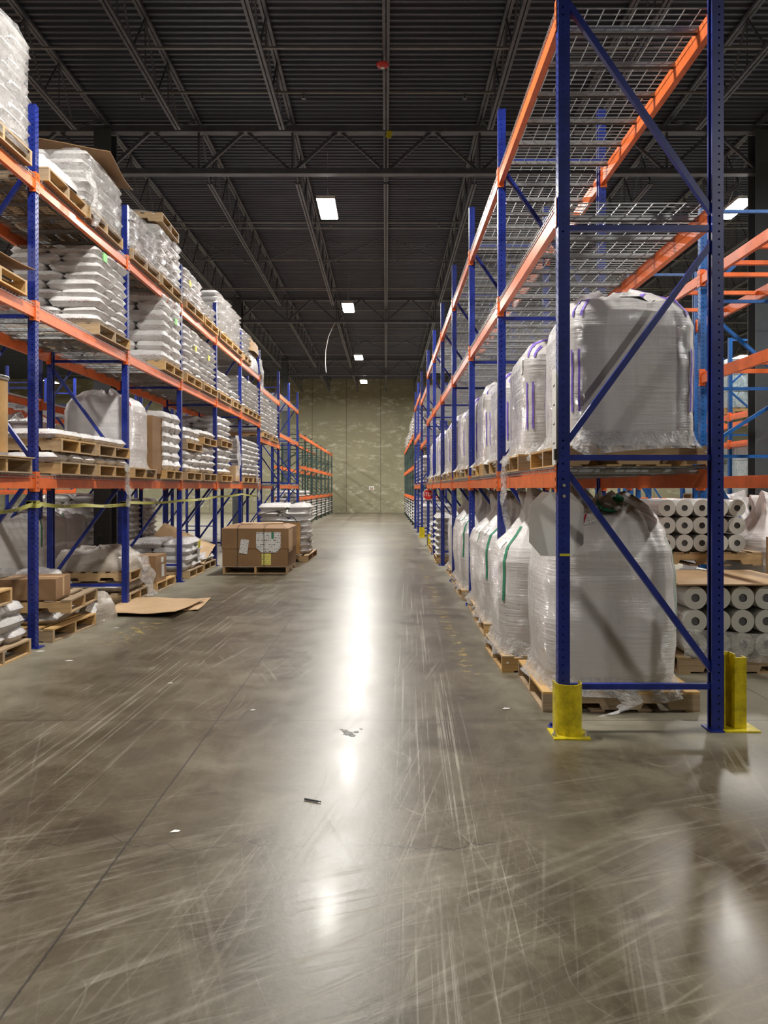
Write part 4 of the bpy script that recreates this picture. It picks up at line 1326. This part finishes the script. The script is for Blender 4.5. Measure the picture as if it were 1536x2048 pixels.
bx = spawn(carton_parts(0.30, 0.55, 0.40, M['card'], False) + [('printed_label', MB().box(0.151, 0.154, 0.02, 0.16, 0.06, 0.25).mesh('printed_label', M['paper'])), ('printed_label', MB().box(0.151, 0.154, 0.0, 0.12, 0.28, 0.36).mesh('printed_label', M['paper']))],
           'carton', 'half-open brown carton with white side labels on a left floor pallet', 'carton', (-3.62, 11.88, 0.142))
tag(obj('flat_sack', sack_mesh(1.0, 0.8, 0.22, 7.5).mesh('flat_sack', M['sack'], True), None, (-4.2, 12.1, 0.40), (0.05, 0, 0.2)), 'limp film-covered sack behind the half-open carton', 'sack')
for i, (yy, zz, c, nm) in enumerate(((14.1, 0.55, 'tag_yellow', 'yellow'), (14.05, 0.40, 'paper', 'white'))):
    tag(obj('stick_on_label', MB().box(-0.003, 0.003, -0.07, 0.07, -0.07, 0.07).mesh('stick_on_label', M[c]), None, (-3.42, yy, zz), (0, 0.1, 0)), 'square %s label stuck on the floor sacks by the third left post' % nm, 'label')
for i, (x, yy, zz, c, nm) in enumerate(((-3.39, 9.3, 4.35, 'tag_green', 'green sticker on the middle-shelf sacks before the second left post'),
                                      (-3.38, 13.3, 5.1, 'tag_yellow', 'yellow sticker on the top-shelf sacks after the third left post'),
                                      (-3.38, 13.7, 4.05, 'tag_yellow', 'yellow sticker on the near middle-shelf sacks after the third left post'),
                                      (-3.38, 14.7, 4.05, 'tag_yellow', 'yellow sticker on the middle-shelf sacks before the fourth left post'),
                                      (-3.38, 12.4, 4.25, 'tag_green', 'green sticker on the fat sacks before the third left post'))):
    tag(obj('sticker', MB().box(-0.003, 0.003, -0.06, 0.06, -0.05, 0.05).mesh('sticker', M[c]), None, (x, yy, zz)), 'square ' + nm, 'sticker')
# slanting cardboard sheets behind fourth post, flat sheets on the floor
tag(obj('cardboard_sheet', bent(1.1, 1.1, 0.04, 2).mesh('cardboard_sheet', M['card_light'], False), None, (-3.95, 15.0, 0.50), (0.25, 0.35, 0.1)), 'tilted tan cardboard sheet behind the big brown carton', 'cardboard sheet')
def sheet(name, quad, z, lift, label):
    m = MB()
    q = [Vector((a, b, 0)) for a, b in quad]
    def f(u, v):
        p = q[0].lerp(q[1], u).lerp(q[3].lerp(q[2], u), v)
        return Vector((p.x, p.y, z + lift * (u ** 3) * (1 - v) + 0.012 * math.sin(5 * u + 3 * v) ** 2))
    m.grid(f, 14, 10)
    k = len(m.v)
    m.grid(lambda u, v: f(u, v) + Vector((0, 0, 0.006)), 14, 10)
    W = 15
    idx = lambda i, j: j * W + i
    ed = [(idx(i, 0), idx(i + 1, 0)) for i in range(14)] + [(idx(14, j), idx(14, j + 1)) for j in range(10)] + [(idx(i + 1, 10), idx(i, 10)) for i in range(14)] + [(idx(0, j + 1), idx(0, j)) for j in range(10)]
    for a, b in ed:
        m.f.append((a, b, b + k, a + k)); m.m.append(0)
    tag(obj(name, m.mesh(name, M['card_light'], False)), label, 'cardboard sheet')
def gp_(x, y, z=0.0):
    Y = F_PX * (CAM_H - z) / (y - VPY)
    return ((x - VPX) / F_PX * Y, Y)
sheet('cardboard_sheet', [gp_(330, 1222), gp_(396, 1222), gp_(422, 1198), gp_(330, 1200)], 0.004, 0.0, 'lower cardboard sheet peeking out on the floor by the second left post')
sheet('cardboard_sheet', [gp_(196, 1233), gp_(350, 1236), gp_(410, 1205), gp_(270, 1200)], 0.035, 0.03, 'upper curled cardboard sheet flat on the floor by the second left post')

# ------------------------------------------------------------------ second left rack and floor behind: bags with green straps
BAGG = []
for p in BAG_TALL[0]:
    BAGG.append(p)
gb = bag_variants('square', 91)
gf = gb.pop()
gb = [(p[0], p[1]) for p in gb if p[0] != 'lifting_strap']
for u in (0.47, 0.53, 0.70):
    gb.append(('lifting_strap', strap_on(gf, u, u + 0.012, 0.2, 0.62, 0.01).mesh('lifting_strap', M['green_strap'], True)))
for i, (x, y) in enumerate(((-6.15, 13.35), (-6.25, 14.55))):
    pallet(x, y, 0, 'wooden pallet under the %s shaded bag behind the left rack' % ORD[i + 1], 0)
    bag(gb, x, y, 0.142, 'shaded bulk bag with green straps behind the left rack, %s in its row' % ORD[i + 1], 0, (1.0, 1.05, 1.0), 'shaded bags behind the left rack')
for i, (x, y, z) in enumerate(((-6.35, 13.6, 1.71), (-6.3, 16.3, 1.71))):
    bag(gb, x, y, z + 0.0, 'grey wrapped bag on the second left rack shelf, %s of two' % ('nearer', 'farther')[i], 0, (1.05, 1.0, 1.05))

# ------------------------------------------------------------------ right second rack: film rolls
def roll_parts(r, L):
    n = 28
    b = MB()
    rc = 0.36 * r
    b.grid(lambda u, v: (r * math.cos(2 * PI * u), L * v, r * math.sin(2 * PI * u)), n, 2, wrap=True)
    b.grid(lambda u, v: ((r + (rc - r) * v) * math.cos(2 * PI * u), 0.0, (r + (rc - r) * v) * math.sin(2 * PI * u)), n, 3, wrap=True)
    b.grid(lambda u, v: ((r + (rc - r) * v) * math.cos(2 * PI * u), L, (r + (rc - r) * v) * math.sin(2 * PI * u)), n, 1, wrap=True)
    c = MB().tube([(0, 0.012, 0), (0, L - 0.012, 0)], rc, n)
    return [('wound_film', b.mesh('wound_film', M['roll'], False)), ('core', c.mesh('core', M['core']))]
RP = roll_parts(0.098, 1.0)
RP2 = roll_parts(0.087, 0.94)
def roll(x, y, z, lab, grp, rp=None):
    spawn(rp or RP, 'film_roll', lab, 'film roll', (x, y, z), 0, grp)
for r_ in range(3):
    for c_ in range(5):
        roll(2.62 + 0.201 * c_, 6.52, 0.142 + 0.10 + 0.198 * r_, 'pale film roll, %s from left, %s row of the lower roll pallet' % (ORD[c_ + 1], ('bottom', 'middle', 'top')[r_]), 'rolls on the lower roll pallet')
pallet(3.02, 7.02, 0, 'wooden pallet under the lower stack of film rolls', 0)
tag(obj('cardboard_sheet', MB().box(-0.56, 0.56, -0.56, 0.56, 0, 0.012).mesh('cardboard_sheet', M['card_light']), None, (3.02, 7.02, 0.142 + 0.61)), 'tan cardboard sheet covering the lower film rolls', 'cardboard sheet')
for lv_ in range(2):
    zb = 0.142 if lv_ == 0 else 0.93
    if lv_ == 1:
        pallet(3.28, 8.25, 0.782, 'pallet between the lower and upper roll layers in the far stack', 0, PALS)
        zb = 0.782 + 0.142
        pallet(3.28, 8.25, 0, 'floor pallet under the tall far stack of film rolls', 0, PALS)
    for r_ in range(3):
        for c_ in range(5):
            roll(2.84 + 0.177 * c_, 7.78, zb + 0.09 + 0.177 * r_, 'pale film roll, %s from left, %s row, %s layer of far roll stack' % (ORD[c_ + 1], ('bottom', 'middle', 'top')[r_], ('lower', 'upper')[lv_]), 'rolls of the far roll stack', RP2)
def film_sheet(label, x0, x1, y, z0, z1, seed):
    m = MB()
    def f(u, v):
        return Vector((x0 + (x1 - x0) * u, y - 0.03 - 0.02 * fbm(u * 4 + seed, v * 3, 0), z0 + (z1 - z0) * v + 0.03 * math.sin(3 * u + seed)))
    m.grid(f, 16, 8)
    tag(obj('film_sheet', m.mesh('film_sheet', M['film'], True)), label, 'stretch film')
film_sheet('shiny stretch film across the bottom row of the lower film rolls', 2.5, 3.6, 6.49, 0.12, 0.36, 2)
# wrapped bags behind on the right
for i, (x, y, z, sx, sz) in enumerate(((4.32, 9.70, 0.142, 0.95, 0.98), (4.25, 8.42, 0.142, 1.0, 0.97))):
    pallet(x, y, 0, 'pallet under the %s wrapped bag behind the film rolls' % ('left', 'right')[i])
    bag([q for q in BAG_TALL[i] if q[0] != 'lifting_strap'], x, y, z, 'film-wrapped white bag behind the lower film rolls, %s of two' % ('left', 'right')[i], 0, (sx, 1, sz))
tag(obj('cardboard_sheet', MB().box(-0.2, 0.2, 0, 0.02, 0, 0.42).mesh('cardboard_sheet', M['card']), None, (4.02, 7.72, 0.66)), 'upright brown board leaning on the wrapped bags at the right edge', 'cardboard sheet')
# far right stacks of film-wrapped cases
def cases(w_, d, h):
    m = MB()
    for k in range(int(h / 0.36)):
        for j in range(2):
            a = -w_ / 2 + j * w_ / 2
            m.box(a + 0.004, a + w_ / 2 - 0.004, -d / 2, d / 2, k * 0.36 + 0.004, k * 0.36 + 0.352)
    return m.mesh('wrapped_cases', M['cases'])
cs = cases(1.0, 1.0, 1.1)
for i, (x, y, z) in enumerate(((8.0, 15.1, 3.20), (8.0, 13.2, 3.20), (8.0, 17.4, 3.20), (8.0, 18.8, 1.3), (8.0, 16.2, 1.3), (8.0, 21.2, 3.2), (8.0, 14.0, 1.3))):
    pallet(x, y, z, 'pallet under the %s block of wrapped cases on the far right rack' % ORD[i + 1])
    tag(obj('wrapped_cases', cs, None, (x, y, z + 0.142)), 'block of bluish film-wrapped cases on the far right rack, %s of its kind' % ORD[i + 1], 'wrapped cases', 'wrapped cases on the far right rack')

# ------------------------------------------------------------------ guards, signs, tape
def guard_parts():
    n = 14
    m = MB()
    r, h, th = 0.085, 0.33, 0.007
    def arc(rr, z):
        return [(rr * math.cos(PI + PI * i / n), rr * math.sin(PI + PI * i / n) * 0.9, z) for i in range(n + 1)]
    # half-round shell, opening towards +y
    a0, a1, b0, b1 = arc(r, 0), arc(r, h), arc(r - th, 0), arc(r - th, h)
    N = n + 1
    vs = a0 + a1 + b0 + b1
    fs = []
    for i in range(n):
        fs += [(i, i + 1, N + i + 1, N + i), (2 * N + i + 1, 2 * N + i, 3 * N + i, 3 * N + i + 1), (N + i, N + i + 1, 3 * N + i + 1, 3 * N + i)]
    fs += [(0, N, 3 * N, 2 * N), (n, 2 * N + n, 3 * N + n, N + n)]
    m.add(vs, fs)
    m.box(-r, -r + th, 0, 0.07, 0, h).box(r - th, r, 0, 0.07, 0, h)
    b = MB().box(-0.115, 0.115, -0.115, 0.10, 0, 0.010)
    bo = MB()
    for x in (-0.10, 0.10):
        bo.disc((x, -0.055, 0.018), 0.014, 'z', 6, 0.018).tube([(x, -0.055, 0.02), (x, -0.055, 0.045)], 0.006, 6)
    return [('guard_shell', m.mesh('guard_shell', M['yellow'], False)), ('base_plate', b.mesh('base_plate', M['yellow'])), ('anchor_bolt', bo.mesh('anchor_bolt', M['bolt']))]
GP = guard_parts()
gx = XR + 0.037
spawn(GP, 'post_guard', 'scuffed yellow post guard before the nearest right post, nearest the aisle', 'post guard', (gx + 0.01, 4.90, 0.0))
def angle_guard():
    m = MB().box(0.0, 0.075, 0.085, 0.093, 0, 0.49).box(0.0, 0.008, 0.0, 0.085, 0, 0.49)
    m2 = MB().box(0.067, 0.145, 0.0, 0.009, 0, 0.47).box(0.067, 0.076, 0.009, 0.093, 0, 0.49).box(0.136, 0.145, 0.009, 0.06, 0, 0.47)
    b = MB().box(-0.02, 0.21, -0.06, 0.12, 0, 0.010)
    return [('guard_shell', m.mesh('guard_shell', M['yellow'])), ('guard_shell', m2.mesh('guard_shell', M['yellow'])), ('base_plate', b.mesh('base_plate', M['yellow']))]
spawn(angle_guard(), 'post_guard', 'yellow angle guard on the far side of the nearest right rack frame', 'post guard', (XR + D + 0.012, 4.99, 0.0))
spawn(GP, 'post_guard', 'yellow post guard beside the small sack stack before the stop sign', 'post guard', (gx + 0.06, 20.80, 0.0), 0)
spawn(GP, 'post_guard', 'yellow post guard on the frame past the stop sign', 'post guard', (gx, 24.62, 0.0), 0)
# stop sign
def octo(r):
    return [(r * math.cos(PI / 8 + PI / 4 * i), r * math.sin(PI / 8 + PI / 4 * i)) for i in range(8)]
ss = spawn([('white_border', MB().prism(octo(0.162), 'y', 0, 0.006).mesh('white_border', M['white'])), ('red_face', MB().prism(octo(0.147), 'y', -0.002, 0.0).mesh('red_face', M['red']))],
           'stop_sign', 'small red octagonal stop sign fixed edge-on to a right rack post', 'sign', (1.145, 20.86, 1.40))
text_part('STOP', 0.135, ss, (0, -0.004, 0), (PI / 2, 0, 0), M['white'], 0.001, 0.85)
# placard strip on nearest post, facing the aisle
pl_parts = [('placard', MB().box(-0.003, 0, 0, 0.115, 0, 0.62).mesh('placard', M['white']))]
marks = MB()
for i in range(4):
    z = 0.08 + 0.125 * i + 0.055
    marks.box(-0.0045, -0.003, 0.035, 0.05, z, z + 0.012).box(-0.0045, -0.003, 0.055, 0.085, z, z + 0.008)
pl_parts.append(('printed_marks', marks.mesh('printed_marks', M['core'])))
clip = MB().box(-0.012, 0.004, -0.012, 0.03, 0.03, 0.10)
pl_parts.append(('binder_clip', clip.mesh('binder_clip', M['black'])))
spawn(pl_parts, 'rack_placard', 'tall narrow white placard clipped on the nearest right post', 'placard', (XR - 0.014, 4.965, 1.72))
bl = MB()
for z in (1.585, 1.515):
    bl.disc((0, 0, z), 0.011, 'y', 8, 0.012)
tag(obj('bolt_pair', bl.mesh('bolt_pair', M['bolt']), None, (XR + 0.035, 4.965, 0)), 'two silver bolts on the nearest right post beside the orange rail', 'bolts')
tag(obj('tape_scrap', MB().box(-0.03, 0.035, -0.0015, 0.0, -0.006, 0.010).mesh('tape_scrap', M['tag_yellow']), None, (XR + 0.038, 4.968, 1.135)), 'torn scrap of yellow tape on the nearest right post', 'tape scrap')
# wall sign
ws = spawn([('sign_plate', MB().box(-0.17, 0.17, -0.01, 0, -0.12, 0.12).mesh('sign_plate', M['white'])),
            ('sign_picture', MB().box(-0.10, 0.10, -0.013, -0.01, -0.10, 0.06).mesh('sign_picture', mk_card('faded_sign_print', (0.45, 0.30, 0.24)))),
            ('arrow', MB().prism([(-0.06, 0.0), (0.06, 0.0), (0.045, 0.09)], 'y', -0.016, -0.013).mesh('arrow', M['white']))],
           'wall_sign', 'small cream and pink sign on the concrete end wall', 'sign', (-0.94, 49.99, 1.60))
# caution tape along the left posts
tp_pts = [(0, 1026, 6.6), (57, 1008, 7.49), (66, 1008, 7.48), (80, 1008, 7.60), (160, 1010, 8.7), (240, 1008, 10.16), (257, 1005, 10.28), (355, 1001, 12.86), (425, 993, 15.55), (478, 988, 18.2), (519, 992, 20.9)]
P3 = []
for (x, y, Y) in tp_pts:
    P3.append(Vector((XL + 0.016, Y, CAM_H - (y - VPY) / F_PX * Y)))
tm = MB()
n = len(P3) - 1
def tf(u, v):
    t = v * n
    k = min(int(t), n - 1)
    p = P3[k].lerp(P3[k + 1], t - k)
    sag = 0.02 * math.sin((t - k) * PI)
    tw = 0.5 * math.sin(t * 4.0)
    return p + Vector((0.012 * math.sin(t * 5) + (u - .5) * 0.04 * math.sin(tw), 0, (u - 0.5) * 0.040 * math.cos(tw) - sag))
tm.grid(tf, 3, n * 10)
tape = obj('caution_tape', tm.mesh('caution_tape', M['tape_yellow'], True))
tag(tape, 'yellow caution tape strung along the posts of the left rack', 'caution tape')
for k, yy in ((2, 8.1), (4, 9.4), (6, 11.4), (7, 14.0), (0, 6.95)):
    k = max(i for i in range(n) if P3[i].y <= yy)
    a = (yy - P3[k].y) / (P3[k + 1].y - P3[k].y)
    p = P3[k].lerp(P3[k + 1], a)
    text_part('CAUTION  CAUTION', 0.032, tape, (p.x + 0.03, p.y, p.z - 0.02 * math.sin(a * PI)), (PI / 2, 0, PI / 2), M['black'], 0.0005)
for i, (y, z, nm) in enumerate(((7.49, 1.41, 'first'), (10.17, 1.36, 'second'))):
    m = MB()
    for q in range(3):
        m.box(-0.085 - 0.002 * q, 0.006 + 0.002 * q, -0.006, 0.082, -0.035 + q * 0.008, 0.02 + q * 0.008)
    tag(obj('tape_knot', m.mesh('tape_knot', M['tape_yellow']), None, (XL, y + 0.04, z)), 'yellow tape wound around the %s left post' % nm, 'tape wrap')

# ------------------------------------------------------------------ litter on the floor
pen = MB().tube([(-0.04, 0, 0.006), (0.03, -0.03, 0.006)], 0.005, 8).tube([(0.03, -0.03, 0.006), (0.045, -0.036, 0.006)], 0.003, 8)
x, y = gp_(625, 1600)
tag(obj('black_pen', pen.mesh('black_pen', M['black']), None, (x, y, 0)), 'thin black pen lying on the open floor', 'pen')
spill = NT('dark_oily_drip'); spill.setb(color=C4(0.035, 0.024, 0.016), rough=0.45)
for i, (px, py, r_) in enumerate(((697, 1467, .030), (690, 1462, .02), (712, 1464, .016), (705, 1471, .02), (683, 1459, .010), (722, 1458, .008))):
    x, y = gp_(px, py)
    m = MB().prism([(r_ * (1 + .25 * math.sin(3 * a_ + i)) * math.cos(a_ * PI / 8), r_ * (1 + .25 * math.sin(3 * a_ + i)) * 1.3 * math.sin(a_ * PI / 8)) for a_ in range(16)], 'z', 0.0, 0.0012)
    tag(obj('oil_drip', m.mesh('oil_drip', spill.m), None, (x, y, 0)), ('largest dark dried drip of the mid-aisle cluster', 'second dark drip, at the left of the largest', 'dark drip right of the largest one', 'dark drip just below the largest one', 'tiny leftmost drip of the dark cluster', 'tiny rightmost drip of the dark cluster')[i], 'stain', 'oil drips mid-aisle')
for i, (px, py, s) in enumerate(((350, 1664, .022), (1012, 1418, .03), (138, 1322, .035), (340, 1367, .02), (505, 1421, .018), (80, 1303, .04), (232, 1256, .03))):
    x, y = gp_(px, py)
    m = MB().prism([(-s, -s * .5), (s * .8, -s * .3), (s, s * .5), (-s * .3, s * .7)], 'z', 0.001, 0.004)
    nm = ('on the open floor left of the black pen', 'beside the nearest white bag', 'before the first left post', 'left of the long floor joint', 'nearest the crossing floor joints', 'right at the foot of the first left post', 'before the flat cardboard sheets')[i]
    tag(obj('paper_scrap', m.mesh('paper_scrap', M['white']), None, (x, y, 0)), 'tiny white paper scrap ' + nm, 'paper scrap', 'paper scraps on the floor')
for l, os_ in LABELS.items():
    nw = len(l.split())
    if nw > 16 or nw < 4:
        print('LABEL LEN', nw, l)
dup = [(l, len(v)) for l, v in LABELS.items() if len(v) > 1]
print('DUP LABELS', len(dup), dup[:5], 'sacks', len(SACKS), 'objects', len(bpy.data.objects))
